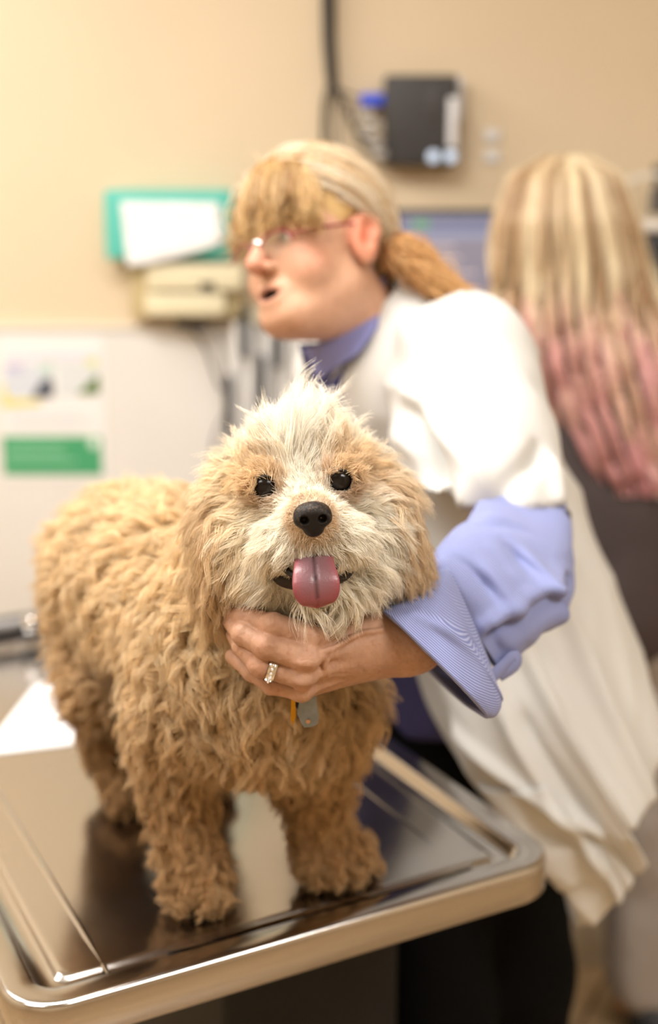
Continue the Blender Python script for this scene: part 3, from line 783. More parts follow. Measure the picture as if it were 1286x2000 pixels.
def plate(px, Y, th, name, m, hole=None):
    o = [P(x, y, Y) for x, y in px]; k = len(o); d = A(0, th, 0); c = sum(o) / k
    mb = MB(); mb.add(o + [q + d for q in o], [tuple(range(k)), tuple(range(2 * k - 1, k - 1, -1))] + [(i, k + i, k + (i + 1) % k, (i + 1) % k) for i in range(k)])
    return mb.build(name, m, collar, False)
pl_ = plate([(588, 1360), (612, 1352), (618, 1362), (623, 1400), (621, 1414), (612, 1419), (595, 1421), (589, 1414), (580, 1392)], 1.012, .0012, 'id_tag', mat('worn_tag_metal', srgb(128, 132, 132), .4, metal=.7, noise_amt=.1, noise_scale=200))
MB().lathe(P(602, 1409, 1.0112), A(0, -1, 0), [(.0019, -.0004), (.0019, .0004), (.001, .0005)], 12).build('rivet', mat('copper_rivet', srgb(200, 160, 130), .3, metal=1), pl_)
plate([(569, 1366), (577, 1364), (578, 1400), (572, 1419), (568, 1405)], 1.013, .006, 'brass_tag', mat('brass', srgb(190, 140, 40), .25, metal=1))
plate([(578, 1366), (590, 1362), (592, 1385), (584, 1392), (578, 1380)], 1.016, .003, 'black_clip', m_black)
# ------------------------------------------------------------------ the veterinarian
m_skin = mat('skin', (.5, .3, .2), .5, attr=True, spec=.35, noise_amt=.06, noise_scale=120, bump=.5, bump_scale=300, bump_dist=.0009)
m_coat = mat('white_cotton', srgb(212, 211, 208), .75, bump=.15, bump_scale=14, bump_dist=.004, sheen=.05)
m_pants = mat('black_trousers', (.0035, .0035, .0035), .95, spec=.1, bump=.3, bump_scale=25)
def shirt_mat():
    m = mat('blue_pinstripe_cotton', (.2, .2, .5), .75, sheen=.1); nt = m.node_tree; b = nt.nodes['Principled BSDF']; N = nt.nodes.new; L = nt.links.new
    tc = N('ShaderNodeTexCoord'); mp = N('ShaderNodeMapping'); mp.inputs['Rotation'].default_value = (.3, .85, .2)
    wv = N('ShaderNodeTexWave'); wv.wave_type = 'BANDS'; wv.bands_direction = 'X'; wv.inputs['Scale'].default_value = 225; wv.inputs['Distortion'].default_value = 1.2
    wv.inputs['Detail'].default_value = 1; wv.inputs['Detail Scale'].default_value = .12
    L(tc.outputs['Object'], mp.inputs[0]); L(mp.outputs[0], wv.inputs['Vector'])
    cr = N('ShaderNodeValToRGB'); cr.color_ramp.elements[0].position = .35; cr.color_ramp.elements[1].position = .8
    cr.color_ramp.elements[0].color = (*srgb(106, 115, 170), 1); cr.color_ramp.elements[1].color = (*srgb(160, 167, 206), 1)
    L(wv.outputs['Fac'], cr.inputs[0]); L(cr.outputs[0], b.inputs['Base Color'])
    bp = N('ShaderNodeBump'); bp.inputs['Strength'].default_value = .4; bp.inputs['Distance'].default_value = .0006
    L(wv.outputs['Fac'], bp.inputs['Height']); L(bp.outputs[0], b.inputs['Normal'])
    return m
m_shirt = shirt_mat()
m_navy = mat('navy_cotton', srgb(66, 64, 108), .85, bump=.2, bump_scale=20)

vet = thing('person', 'person in white lab coat and blue shirt bending over the table, holding the dog', 'person', (.22, 1.66, 0))
# head frame: columns near-lateral, forward, up
_yaw, _pit, _rol = math.radians(44), math.radians(-6), math.radians(17)
f0 = A(-math.cos(_yaw), -math.sin(_yaw), 0); l0 = A(math.sin(_yaw), -math.cos(_yaw), 0)
VF = f0 * math.cos(_pit) - A(0, 0, 1) * math.sin(_pit); vu = f0 * math.sin(_pit) + A(0, 0, 1) * math.cos(_pit)
VL = l0 * math.cos(_rol) + vu * math.sin(_rol); VU = vu * math.cos(_rol) - l0 * math.sin(_rol)
VR = np.stack([VL, VF, VU], 1)
HS = .905                                                  # size of the head
VO = P(700, 470, 1.545) - VL * .074 * HS
def vh(x, y, z): return VO + VR @ A(x, y, z) * HS
def v2l(p): return (p - VO) @ VR / HS
vet_head = [
    ('e', vh(0, .004, .046), (.073, .094, .082), VR, .01), ('e', vh(0, .040, -.012), (.066, .060, .080), VR, .03),
    ('c', vh(-.014, .080, -.088), vh(.014, .080, -.088), .019, .019, .022), ('c', vh(.050, .015, -.060), vh(.02, .072, -.084), .022, .019, .03), ('c', vh(-.050, .015, -.060), vh(-.02, .072, -.084), .022, .019, .03),
    ('e', vh(.040, .066, -.034), (.026, .026, .026), VR, .02), ('e', vh(-.040, .066, -.034), (.026, .026, .026), VR, .02),
    ('e', vh(.032, .083, .030), (.026, .012, .009), VR, .012), ('e', vh(-.032, .083, .030), (.026, .012, .009), VR, .012),
    ('c', vh(0, .097, .016), vh(0, .123, -.022), .0085, .0120, .008), ('e', vh(.011, .108, -.027), (.008, .009, .007), VR, .006), ('e', vh(-.011, .108, -.027), (.008, .009, .007), VR, .006),
    ('e', vh(0, .094, -.060), (.026, .014, .018), VR, .014),
    ('-e', vh(.031, .102, .008), (.018, .013, .011), VR, .010), ('-e', vh(-.031, .102, .008), (.018, .013, .011), VR, .010),
    ('e', vh(.031, .080, .009), (.0165, .0135, .0130), VR, .004), ('e', vh(-.031, .080, .009), (.0165, .0135, .0130), VR, .004),
    ('c', vh(-.018, .101, -.0535), vh(.018, .101, -.0535), .0048, .0048, .004), ('c', vh(-.015, .100, -.070), vh(.015, .100, -.070), .0058, .0058, .005),
    ('-e', vh(0, .108, -.0620), (.019, .014, .0058), VR, .003),
    ('-e', vh(.0075, .117, -.033), (.0035, .004, .003), VR, .002), ('-e', vh(-.0075, .117, -.033), (.0035, .004, .003), VR, .002),
    # neck and double chin
    ('c', vh(0, -.020, -.050), P(752, 668, 1.665), .058, .068, .03), ('e', vh(0, .030, -.088), (.044, .040, .026), VR, .03),
]
for s in (1, -1):
    th = math.radians(18 * s); R = VR @ np.array([[math.cos(th), -math.sin(th), 0], [math.sin(th), math.cos(th), 0], [0, 0, 1]])
    c = vh(.079 * s, -.006, .002)
    vet_head += [('e', c, (.0090, .021, .034), R, .004), ('e', c + VR @ A(.004 * s, -.006, .013), (.0085, .020, .024), R, .004),
                 ('-e', c + VR @ A(.009 * s, .002, -.002), (.008, .0095, .014), R, .003), ('-e', c + VR @ A(.0085 * s, -.002, .012), (.0055, .010, .012), R, .003)]
def hscale(pr):
    out = []
    for q in pr:
        q = list(q)
        if q[0][-1] == 'e': q[2] = tuple(np.array(q[2]) * HS)
        elif q[1] is not vet_head[-1]: q[3] = q[3] * HS; q[4] = q[4] * HS
        out.append(tuple(q))
    return out
vet_head = hscale(vet_head)
body_prims = vet_head + [
    ('c', P(752, 668, 1.665), P(840, 880, 1.68), .070, .080, .05), ('c', P(840, 880, 1.68), P(870, 1300, 1.70), .08, .085, .05),
    ('c', P(880, 720, 1.56), P(1005, 1030, 1.39), .045, .030, .03), ('c', P(1005, 1030, 1.37), ELB, .034, .029, .02), ('c', ELB, HW, .029, .0255, .01),
    ('c', P(700, 730, 1.80), P(700, 1000, 1.72), .055, .042, .04), ('c', P(700, 1000, 1.72), P(580, 1110, 1.42), .042, .026, .02),
    ('c', P(580, 1110, 1.42), P(545, 1120, 1.36), .026, .024, .02),
    ('c', A(.13, 1.70, .86), A(.16, 1.58, .46), .075, .05, .05), ('c', A(.16, 1.58, .46), A(.17, 1.62, .09), .048, .036, .02),
    ('c', A(.24, 1.72, .86), A(.27, 1.66, .46), .075, .05, .05), ('c', A(.27, 1.66, .46), A(.28, 1.70, .09), .048, .036, .02),
    ('c', A(.17, 1.62, .07), A(.11, 1.52, .05), .034, .03, .02), ('c', A(.28, 1.70, .07), A(.22, 1.60, .05), .034, .03, .02),
]
for k in range(5):
    a = P(545, 1120, 1.36) + A(-.006 * k + .012, -.02, .012 - .006 * k); body_prims.append(('c', a, a + A(-.02 - .004 * (k % 3), -.038, -.004 - .004 * k), .0105, .0085, .006))
coarse = sdf(body_prims)
handcut = nrm(ELB - HW); CUTP = HW + handcut * .055
def body_coarse(p): return np.maximum(coarse(p), -((p - CUTP + handcut * .02) @ handcut) * np.where(np.linalg.norm(p - CUTP, axis=1) < .12, 1, -1e3) if False else coarse(p))
def cut_near(p):
    d = coarse(p); near = (np.linalg.norm(p - HW, axis=1) < .13); s = (CUTP - handcut * .015 - p) @ handcut
    return np.where(near, np.maximum(d, s), d)
cV, cQ = nets(cut_near, (-.16, 1.10, .0), (.42, 1.93, 1.42), .010)
def headf(p): return sdf(vet_head)(p)
hV, hQ = nets(headf, vh(0, 0, 0) - A(.17, .17, .215), vh(0, 0, 0) + A(.20, .17, .16), .0032)
def hand_cut(p): return np.maximum(hand_sdf(p), (p - CUTP) @ handcut)
def crease(p):
    d = np.zeros(len(p))
    for i in range(4):
        for J, w in ((HPIP[i], 1.0), (HDIP[i], .8)):
            ax = nrm(HDIP[i] - HMCP[i]); s = (p - J) @ ax; r = np.linalg.norm(p - J, axis=1)
            d -= .00045 * w * np.clip(1 - r / .016, 0, 1) * (np.cos(s * 2600) > .2)
    return d + .00025 * fbm(p * A(1.6, 1, 1), 330, 4, 3)
gV, gQ = nets(hand_cut, (-.115, .94, 1.14), (.21, 1.20, 1.345), .00125, disp=crease)
def skin_cols(p):
    base = np.tile(A(*srgb(206, 160, 132)), (len(p), 1)); q = v2l(p)
    def blob(c, r, col, amt):
        nonlocal base
        w = np.clip(1 - np.linalg.norm((q - A(*c)) / A(*r), axis=1), 0, 1) ** .7 * amt; base = mixc(base, A(*srgb(*col)), w * .85)
    blob((.05, .075, -.025), (.035, .04, .03), (216, 128, 104), .5); blob((0, .12, -.02), (.02, .03, .025), (205, 105, 88), .7)
    blob((.08, -.006, .004), (.02, .035, .04), (226, 112, 84), .9); blob((0, .104, -.061), (.026, .02, .014), (176, 92, 84), .9)
    blob((.031, .10, .008), (.026, .03, .02), (168, 104, 84), .5); blob((-.031, .10, .008), (.026, .03, .02), (168, 104, 84), .5)
    blob((0, .100, -.0620), (.021, .016, .0085), (45, 18, 16), 2.2)
    h = np.linalg.norm(p - P(640, 1270, 1.0), axis=1) < .25
    n = fbm(p, 90, 3, 3)[:, None]
    hc = A(*srgb(184, 142, 116)) * (1 + .10 * n) + 0 * base
    k = np.clip(1 - np.minimum.reduce([np.linalg.norm(p - c, axis=1) for c in HMCP + HPIP]) / .014, 0, 1)[:, None] * .35
    hc = hc * (1 - k) + A(*srgb(192, 116, 94)) * k
    sp = (noise(p, 330, 21) > .62)[:, None] * .22; hc = hc * (1 - sp) + A(*srgb(150, 92, 66)) * sp
    return np.where(h[:, None], hc, base * (1 + .05 * n))
allV = np.vstack([cV, hV, gV]); allQ = np.vstack([cQ, hQ + len(cV), gQ + len(cV) + len(hV)])
mesh_np('body', allV, allQ, m_skin, vet, cols=skin_cols(allV))
for s in (1, -1):
    MB().ball(vh(.031 * s, .0835, .009), (.0118 * HS,) * 3, VR, 14).build('eye', mat('eye_white', (.65, .58, .52), .15), vet)
    MB().lathe(vh(.031 * s, .0835, .009), VF, [(.001, .0122), (.0048, .0113), (.0052, .0106)], 16).build('iris', mat('grey_iris', (.05, .06, .06), .1), vet)

# hair
m_hair = fur_mat('blonde_hair', .15, .5, .35)
def cranium(d, out=0.0):
    """point on the scalp in direction d (local)"""
    r = A(.073, .094, .082) + out; return A(0, .004, .046) + d / np.linalg.norm(d / r, axis=-1, keepdims=True)
hr = np.random.default_rng(11)
scalp = sdf(hscale([('e', vh(0, .002, .048), (.078, .099, .088), VR, .01), ('c', vh(0, -.085, .02), vh(0, -.115, -.01), .03, .022, .03)]))
def scalp_cut(p):
    q = v2l(p); d = scalp(p)
    face = np.minimum.reduce([q[:, 1] - .058, .068 - q[:, 2] + 0 * q[:, 0]])          # in front of the ears, under the hairline
    low = -.015 - q[:, 2] - .25 * (-(q[:, 1])) 
    earz = .030 - np.linalg.norm((q - A(.078, -.004, .0)) * A(.3, 1, .85), axis=1)
    return smax(smax(smax(d, face, .008), low, .01), earz, .004)
sV, sQ = nets(scalp_cut, vh(0, 0, 0) - A(.19, .19, .12), vh(0, 0, 0) + A(.20, .19, .19), .005)
sc = np.tile(A(*srgb(205, 170, 115)), (len(sV), 1)); ql = v2l(sV)
sc = mixc(sc, A(*srgb(150, 104, 56)), sstep(ql[:, 1], .03, .08) * .8)
hairbase = mesh_np('hair', sV, sQ, mat('hair_base', (.5, .4, .2), .6, attr=True), vet, cols=sc)
K = 14; t = np.linspace(0, 1, K)
def strand_set(N, root_fn, tgt, bulge, wave=.002, shrink=.9):
    d0 = root_fn(N); e = tgt + hr.normal(0, .008, (N, 3)); d1 = nrm(e - A(0, .004, .046)); out = hr.uniform(.002, bulge, N)
    path = nrm(d0[:, None] * (1 - t)[None, :, None] + d1[:, None] * t[None, :, None])
    q = cranium(path, 0) ; q = A(0, .004, .046) + (q - A(0, .004, .046)) * (1 + (out / .08)[:, None, None] * (np.sin(np.pi * np.clip(t * 1.0 + .12, 0, 1)) * .8 + .25)[None, :, None])
    q = q * (1 - (t ** 6))[None, :, None] + e[:, None] * (t ** 6)[None, :, None]
    q += hr.normal(0, wave, (N, 1, 3)) * np.sin(t * 3)[None, :, None]
    return q
def side_roots(N):
    v = nrm(hr.normal(0, 1, (N * 6, 3))); v = v[(v[:, 2] > -.25) & (v[:, 1] < .80) & (v[:, 1] > -.85) & ~((v[:, 1] > .42) & (v[:, 2] < .28)) & ~((v[:, 2] < .05) & (v[:, 1] > -.15))]; return v[:N]
S1 = strand_set(5600, side_roots, A(.022, -.095, -.030), .018, .008)
_e = np.linalg.norm((S1 - A(.078, -.002, .006)) * A(.35, 1.15, .9), axis=2).min(1); S1 = S1[~((_e < .027) & (S1[:, 4, 0] > 0))]
# fringe
N = 2600; x0 = hr.uniform(-.62, .62, N); r0 = nrm(np.stack([x0 * .5, hr.uniform(.05, .55, N), np.full(N, 1.0)], 1))
end = np.stack([x0 * .125 + hr.normal(0, .006, N) + .010 * np.sin(x0 * 23), .112 - np.abs(x0) ** 2 * .075 + hr.normal(0, .007, N), .040 + hr.normal(0, .010, N) - .018 * np.abs(x0) + .014 * np.sin(x0 * 17 + 1)], 1)
d1 = nrm(end - A(0, .004, .046)); path = nrm(r0[:, None] * (1 - t)[None, :, None] + d1[:, None] * t[None, :, None])
S2 = cranium(path); c0 = A(0, .004, .046); S2 = c0 + (S2 - c0) * (1.06 + hr.uniform(.02, .16, N)[:, None, None] * np.sin(np.pi * np.clip(t, 0, 1) ** .8)[None, :, None])
w = (t ** 3)[None, :, None]; S2 = S2 * (1 - w) + end[:, None] * w
S2 += .005 * np.sin(t * 5 + hr.random((N, 1)) * 6)[..., None] * hr.normal(0, .7, (N, 1, 3))
# ponytail (room coordinates)
N = 1900; tt = np.linspace(0, 1, 18)
cen = spline([vh(.022, -.092, -.028), P(780, 486, 1.575), P(812, 512, 1.57), P(846, 542, 1.565), P(898, 584, 1.56), P(935, 622, 1.555)], 18)
wid = spline([[.010], [.013], [.015], [.014], [.010], [.005]], 18)[:, 0]
off = hr.normal(0, .5, (N, 3)); ph = hr.random((N, 1)) * 6
S3 = cen[None] + off[:, None] * wid[None, :, None] + (.010 * np.sin(tt * 11 + ph))[..., None] * hr.normal(0, .6, (N, 1, 3)) * np.minimum(1, tt * 3)[None, :, None]
def to_w(q): return VO + (q @ VR.T) * HS
tint = lambda n, a, b: mixc(np.tile(A(*srgb(*a)), (n, 1)), A(*srgb(*b)), hr.random(n) ** 1.3)
c1 = tint(len(S1), (252, 246, 230), (216, 178, 122)); g2 = (.5 + .5 * np.sin(x0 * 19 + .8))[:, None]; c2 = tint(len(S2), (240, 212, 156), (190, 140, 80)) * (1 - .55 * g2) + A(*srgb(120, 78, 40)) * .55 * g2; c3 = tint(len(S3), (240, 200, 142), (190, 132, 78))
def rs(S, k):
    i = np.linspace(0, S.shape[1] - 1, k); a = np.floor(i).astype(int); b = np.minimum(a + 1, S.shape[1] - 1); f = (i - a)[None, :, None]; return S[:, a] * (1 - f) + S[:, b] * f
tag(curves_np('hair_strands', np.concatenate([rs(to_w(S1), 14), rs(to_w(S2), 14), rs(S3, 14)]), .0006, .5, np.concatenate([c1, c2, c3]), m_hair, vet), kind='stuff')
MB().ball(vh(.022, -.094, -.030), (.012, .010, .012), VR, 12).build('hair_tie', m_black, vet)

# shirt: body, near sleeve, collar
def cut_plane(pt, n): n = nrm(n); pt = np.asarray(pt, float); return ('cut', lambda p: (p - pt) @ n, .004)
shirt_f = sdf([('c', P(742, 672, 1.67), P(830, 880, 1.70), .074, .098, .05), ('c', P(830, 880, 1.70), P(850, 1150, 1.71), .098, .115, .05), ('c', P(850, 1150, 1.71), P(868, 1400, 1.72), .132, .135, .05),
    ('c', P(700, 740, 1.80), P(700, 1000, 1.72), .07, .055, .04), ('c', P(700, 1000, 1.72), P(612, 1080, 1.50), .055, .042, .02),
    cut_plane(P(868, 1445, 1.60), A(0, 0, -1)), cut_plane(P(660, 640, 1.62), nrm(P(640, 560, 1.63) - P(760, 690, 1.68)))])
SV, SQ = nets(shirt_f, (-.14, 1.40, .70), (.40, 1.95, 1.50), .008, disp=lambda p: .004 * fbm(p, 14, 8, 2))
shirt = mesh_np('shirt', SV, SQ, m_navy, vet)
# near sleeve: a tube of cloth bent at the elbow, and a loose rolled cuff hanging open
def tube_loft(name, rows, m, parent, n=96, mm=70, folds=(), amp=.004, seed=0, th=.0022, flat=.8, freq=1.0):
    """rows: (top pixel, bottom pixel, Y, half depth vector towards the camera)"""
    c = spline(np.array([(P(*a, y) + P(*b, y)) / 2 for a, b, y, d in rows]), mm); e = spline(np.array([(P(*a, y) - P(*b, y)) / 2 for a, b, y, d in rows]), mm)
    d = spline(np.array([A(*d) for *_, d in rows]), mm); an = np.linspace(0, 2 * np.pi, n, endpoint=False); co, si = np.cos(an), np.sin(an)
    V = c[:, None] + e[:, None] * co[None, :, None] + d[:, None] * (np.sign(si) * np.abs(si) ** flat)[None, :, None]; V0 = V.reshape(-1, 3)
    N_ = nrm((V - c[:, None]).reshape(-1, 3)); ds = amp * fbm(V0, 24, seed, 3) + amp * 1.1 * (1 - 2 * np.abs(noise(V0 * A(1, .6, 1), 15 * freq, seed + 5)))
    for a, b, w, am in folds: ds = ds + 1.7 * am * np.exp(-(np.maximum(np.linalg.norm(np.cross(V0 - a, nrm(b - a)), axis=1), 0) / w / 1.25) ** 2) * sstep(-sd_caps(V0, a, b, 0, 0), -.045, -.006)
    V0 = V0 + N_ * ds[:, None]
    FS = np.array([(i * n + j, i * n + (j + 1) % n, (i + 1) * n + (j + 1) % n, (i + 1) * n + j) for i in range(mm - 1) for j in range(n)])
    o = mesh_np(name, V0, FS, m, parent); md = o.modifiers.new('s', 'SOLIDIFY'); md.thickness = th; md.offset = 0; return o
SF = [(P(900, 1120, 1.06), P(985, 1275, 1.09), .007, -.010), (P(985, 1230, 1.10), P(1098, 1150, 1.2), .008, -.009), (P(955, 1225, 1.09), P(1090, 1120, 1.2), .007, .008), (P(880, 1060, 1.12), P(945, 1125, 1.11), .007, -.009), (P(905, 1040, 1.14), P(985, 1110, 1.13), .007, .006),
      (P(1000, 1000, 1.25), P(1090, 1010, 1.27), .007, .007), (P(960, 1020, 1.22), P(1095, 1035, 1.25), .008, -.006), (P(1000, 1050, 1.18), P(1035, 1190, 1.16), .009, -.008), (P(1030, 1040, 1.2), P(1075, 1150, 1.18), .009, .008), (P(940, 1075, 1.12), P(1010, 1190, 1.12), .010, .006)]
slv = tube_loft('shirt_sleeve', [((838, 1108), (978, 1318), 1.125, (.0, -.036, .010)), ((852, 1078), (1010, 1275), 1.14, (.004, -.044, .010)), ((900, 1035), (1080, 1205), 1.20, (.010, -.052, .006)), ((945, 998), (1108, 1135), 1.265, (.012, -.055, .0)), ((968, 972), (1106, 1050), 1.32, (.008, -.052, -.004)), ((955, 930), (1095, 965), 1.37, (0, -.05, -.01))],
    m_shirt, vet, folds=SF, amp=.0028, seed=31, flat=.7)
CFF = [(P(800, 1180, 1.0), P(905, 1290, 1.03), .006, .004), (P(860, 1290, 1.01), P(925, 1350, 1.04), .006, -.007), (P(885, 1250, 1.02), P(955, 1330, 1.05), .006, .006), (P(930, 1290, 1.05), P(950, 1350, 1.06), .005, -.006), (P(870, 1130, 1.05), P(945, 1230, 1.06), .006, .005)]
tube_loft('shirt_cuff', [((742, 1195), (934, 1392), 1.042, (.010, -.062, .014)), ((775, 1172), (950, 1385), 1.056, (.008, -.064, .012)), ((825, 1140), (966, 1362), 1.082, (.004, -.060, .008)), ((858, 1118), (966, 1335), 1.105, (.0, -.042, .008)), ((872, 1114), (956, 1310), 1.115, (.0, -.030, .008))],
    m_shirt, vet, n=90, mm=50, folds=CFF, amp=.0022, seed=47, th=.0035, flat=.45)
MB().tube(spline([P(962, 1322, 1.09), P(985, 1300, 1.10), P(1003, 1284, 1.105), P(1004, 1298, 1.105), P(975, 1318, 1.10)], 14), .0035, 8, flat=2.2).build('sleeve_tab', m_shirt, vet)
# collar of the shirt
def ribbon(top, bot, n=24, th=.003):
    a = spline(top, n); b = spline(bot, n); m = 6; V = []; FS = []
    for i in range(n):
        for j in range(m): V.append(a[i] * (1 - j / (m - 1)) + b[i] * j / (m - 1))
    FS = [(i * m + j, (i + 1) * m + j, (i + 1) * m + j + 1, i * m + j + 1) for i in range(n - 1) for j in range(m - 1)]
    return V, FS
def ribbon_obj(name, top, bot, m, parent, th=.003, n=24):
    V, FS = ribbon(top, bot, n); o = mesh_np(name, V, FS, m, parent); md = o.modifiers.new('s', 'SOLIDIFY'); md.thickness = th; md.offset = 0; return o
m_blue = mat('blue_cotton', srgb(138, 142, 200), .8, bump=.2, bump_scale=30)
ribbon_obj('shirt_collar', [P(752, 535, 1.60), P(718, 562, 1.580), P(670, 622, 1.565), P(618, 672, 1.575), P(588, 684, 1.60)], [P(765, 620, 1.585), P(735, 645, 1.560), P(700, 690, 1.548), P(662, 715, 1.555), P(622, 745, 1.575)], m_blue, vet)
ribbon_obj('shirt_placket', [P(585, 672, 1.600), P(590, 700, 1.590), P(612, 760, 1.580), P(630, 840, 1.57)], [P(650, 668, 1.585), P(670, 710, 1.575), P(680, 770, 1.565), P(690, 840, 1.555)], m_navy, vet)

# lab coat: a wrapped sheet from the neck to the hem, open in front
ROWS = [((688, 655), (800, 520), 1.655, .080), ((640, 765), (925, 598), 1.650, .120), ((652, 905), (1050, 770), 1.645, .115), ((745, 1090), (1118, 940), 1.635, .105), ((806, 1300), (1168, 1100), 1.620, .125),
        ((876, 1440), (1222, 1260), 1.600, .150), ((988, 1562), (1268, 1400), 1.585, .165), ((1080, 1665), (1312, 1520), 1.57, .155), ((1112, 1752), (1350, 1640), 1.55, .140)]
rc = np.array([(P(*a, y) + P(*b, y)) / 2 for a, b, y, d in ROWS]); re = np.array([(P(*b, y) - P(*a, y)) / 2 for a, b, y, d in ROWS]); rb = np.array([d for *_, d in ROWS])
def coat_pt(th, t, out=0.0):
    """th degrees (0 the front edge, 90 the camera's side, 180 the back), t 0..8 rows"""
    th = np.radians(np.asarray(th, float)); t = np.asarray(t, float); i = np.clip(t.astype(int), 0, len(ROWS) - 2); f = (t - i)[..., None]
    def lp(a):
        a = np.asarray(a, float); a = a if a.ndim > 1 else a[:, None]
        p0, p1, p2, p3 = a[np.maximum(i - 1, 0)], a[i], a[i + 1], a[np.minimum(i + 2, len(ROWS) - 1)]
        return .5 * ((2 * p1) + (p2 - p0) * f + (2 * p0 - 5 * p1 + 4 * p2 - p3) * f ** 2 + (3 * p1 - 3 * p2 + p3 - p0) * f ** 3)
    c, e, b = lp(rc), lp(re), lp(rb)
    q = c - e * np.cos(th)[..., None] + A(0, -1, 0) * b * (np.sign(np.sin(th)) * np.abs(np.sin(th)) ** .6)[..., None]
    return q
CREASE = [(40, 4.6, 82, 6.2, 3, .014), (72, 4.2, 66, 7.9, 4, .013), (50, 5.9, 78, 6.3, 4, -.010), (90, 3.4, 104, 6.8, 4, .014), (20, 5.2, 40, 7.8, 5, .008), (28, .9, 36, 2.9, 5, -.016), (16, 1.0, 22, 3.0, 4, .010), (118, 2.5, 124, 6.8, 5, .012), (80, 4.8, 88, 7.7, 4, -.012)]
def coat_sheet(name, th, tmin, tmax, m, parent, out=0.0, n=90, mm=110, fold=1.0, thick=.0025):
    TH = np.linspace(th[0], th[1], n); V = np.zeros((n, mm, 3))
    for i, a in enumerate(TH):
        ts = np.linspace(tmin(a), tmax(a), mm); p = coat_pt(np.full(mm, a), ts)
        nn = nrm(p - coat_pt(np.full(mm, a + 180), ts)); amp = np.clip(ts / 2.5, .15, 1) * fold * (.25 + .75 * min(1, max(0, a) / 35))
        dsp = .014 * np.sin(a / 57.3 * 5.2 + ts * .9 + 1.5 * np.sin(ts * .7)) * np.clip((ts - 3) / 4, 0, 1) + .010 * fbm(np.stack([np.full(mm, a / 26.0), ts * .5, np.full(mm, .3)], 1), 1.0, 12, 2)
        for (a0, t0, a1, t1, w_, am) in CREASE:
            e_ = np.hypot(a1 - a0, (t1 - t0) * 22); ux, uy = (a1 - a0) / e_, (t1 - t0) * 22 / e_; qx, qy = a - a0, (ts - t0) * 22; s_ = np.clip(qx * ux + qy * uy, 0, e_); dsp += am * np.exp(-(np.hypot(qx - s_ * ux, qy - s_ * uy) / w_) ** 2)
        dsp += .006 * (1 - 2 * np.abs(noise(np.stack([a / 30. + ts * .5, ts * 1.1 - a / 60., np.full(mm, 2.3)], 1), 1.0, 3)))
        V[i] = p + nn * (dsp * amp + out)[:, None]
    V = V.reshape(-1, 3); FS = np.array([(i * mm + j, i * mm + j + 1, (i + 1) * mm + j + 1, (i + 1) * mm + j) for i in range(n - 1) for j in range(mm - 1)])
    o = mesh_np(name, V, FS, m, parent); md = o.modifiers.new('s', 'SOLIDIFY'); md.thickness = thick; md.offset = 0; return o
hem_near = lambda a: 8.0 - 1.15 * (max(0, a) / 98) ** 1.3
hem_back = lambda a: 6.15 + .1 * math.sin(a / 40) + .5 * max(0, (a - 150) / 150)
coat = coat_sheet('lab_coat', (0, 98), lambda a: .0, hem_near, m_coat, vet)
coat_sheet('coat_back', (92, 305), lambda a: .0, hem_back, m_coat, coat, out=-.003)
coat_sheet('coat_lapel', (-4, 44), lambda a: .02, lambda a: 1.15 - .95 * max(0, (a - 18) / 26.) ** .7, m_coat, coat, out=.016, n=24, mm=24, fold=1, thick=.005)
coat_sheet('coat_pocket', (30, 74), lambda a: 5.25 + .12 * (a - 30) / 44, lambda a: 6.75, m_coat, coat, out=.005, n=24, mm=24)
ribbon_obj('coat_front', [P(612, 690, 1.64), P(585, 740, 1.655), P(566, 800, 1.67), P(575, 1000, 1.72), P(600, 1250, 1.78)], [P(640, 690, 1.70), P(650, 740, 1.76), P(660, 800, 1.80), P(680, 1000, 1.85), P(700, 1250, 1.86)], m_coat, vet)
slc = sdf([('c', P(898, 750, 1.545), P(936, 850, 1.455), .090, .086, .03), ('c', P(925, 850, 1.455), P(968, 1010, 1.375), .090, .078, .03), ('c', P(890, 705, 1.60), P(830, 650, 1.66), .088, .07, .05),
    cut_plane(P(966, 1002, 1.30), A(-.02, .10, -1))])
SLF = [(P(800, 720, 1.44), P(850, 930, 1.36), .010, -.012), (P(900, 690, 1.45), P(1010, 880, 1.38), .012, -.010), (P(770, 740, 1.45), P(960, 960, 1.30), .008, .010), (P(800, 800, 1.42), P(880, 985, 1.34), .010, -.012), (P(1020, 800, 1.42), P(900, 990, 1.31), .010, .010), (P(1060, 880, 1.36), P(960, 985, 1.30), .008, -.010), (P(850, 700, 1.43), P(1000, 760, 1.45), .012, .008), (P(1085, 900, 1.36), P(1090, 990, 1.33), .008, .008)]
def slc_disp(p):
    d = .006 * fbm(p * A(1, 1, .8), 10, 41, 2)
    for a, b, w, amp in SLF: d = d + 1.6 * amp * np.exp(-(np.maximum(sd_caps(p, a, b, 0, 0), 0) / w / 1.4) ** 2)
    return d + .006 * (1 - 2 * np.abs(noise((p - VO) @ np.array([[.6, 0, .8], [0, 1, 0], [-.8, 0, .6]]).T * A(1.6, 1, .5), 15, 6)))
CV, CQ = nets(slc, (.02, 1.24, 1.10), (.42, 1.78, 1.72), .006, disp=slc_disp)
mesh_np('coat_sleeve', CV, CQ, m_coat, coat)
fsl = sdf([('c', P(705, 720, 1.80), P(698, 880, 1.755), .088, .075, .04), ('c', P(698, 880, 1.755), P(700, 985, 1.725), .075, .070, .03), ('c', P(705, 720, 1.80), P(770, 680, 1.74), .088, .08, .04), cut_plane(P(700, 980, 1.70), A(0, .1, -1))])
FV, FQ = nets(fsl, (-.10, 1.60, 1.20), (.26, 1.98, 1.64), .008, disp=lambda p: .006 * fbm(p, 12, 71, 2))
mesh_np('coat_sleeve', FV, FQ, m_coat, coat)
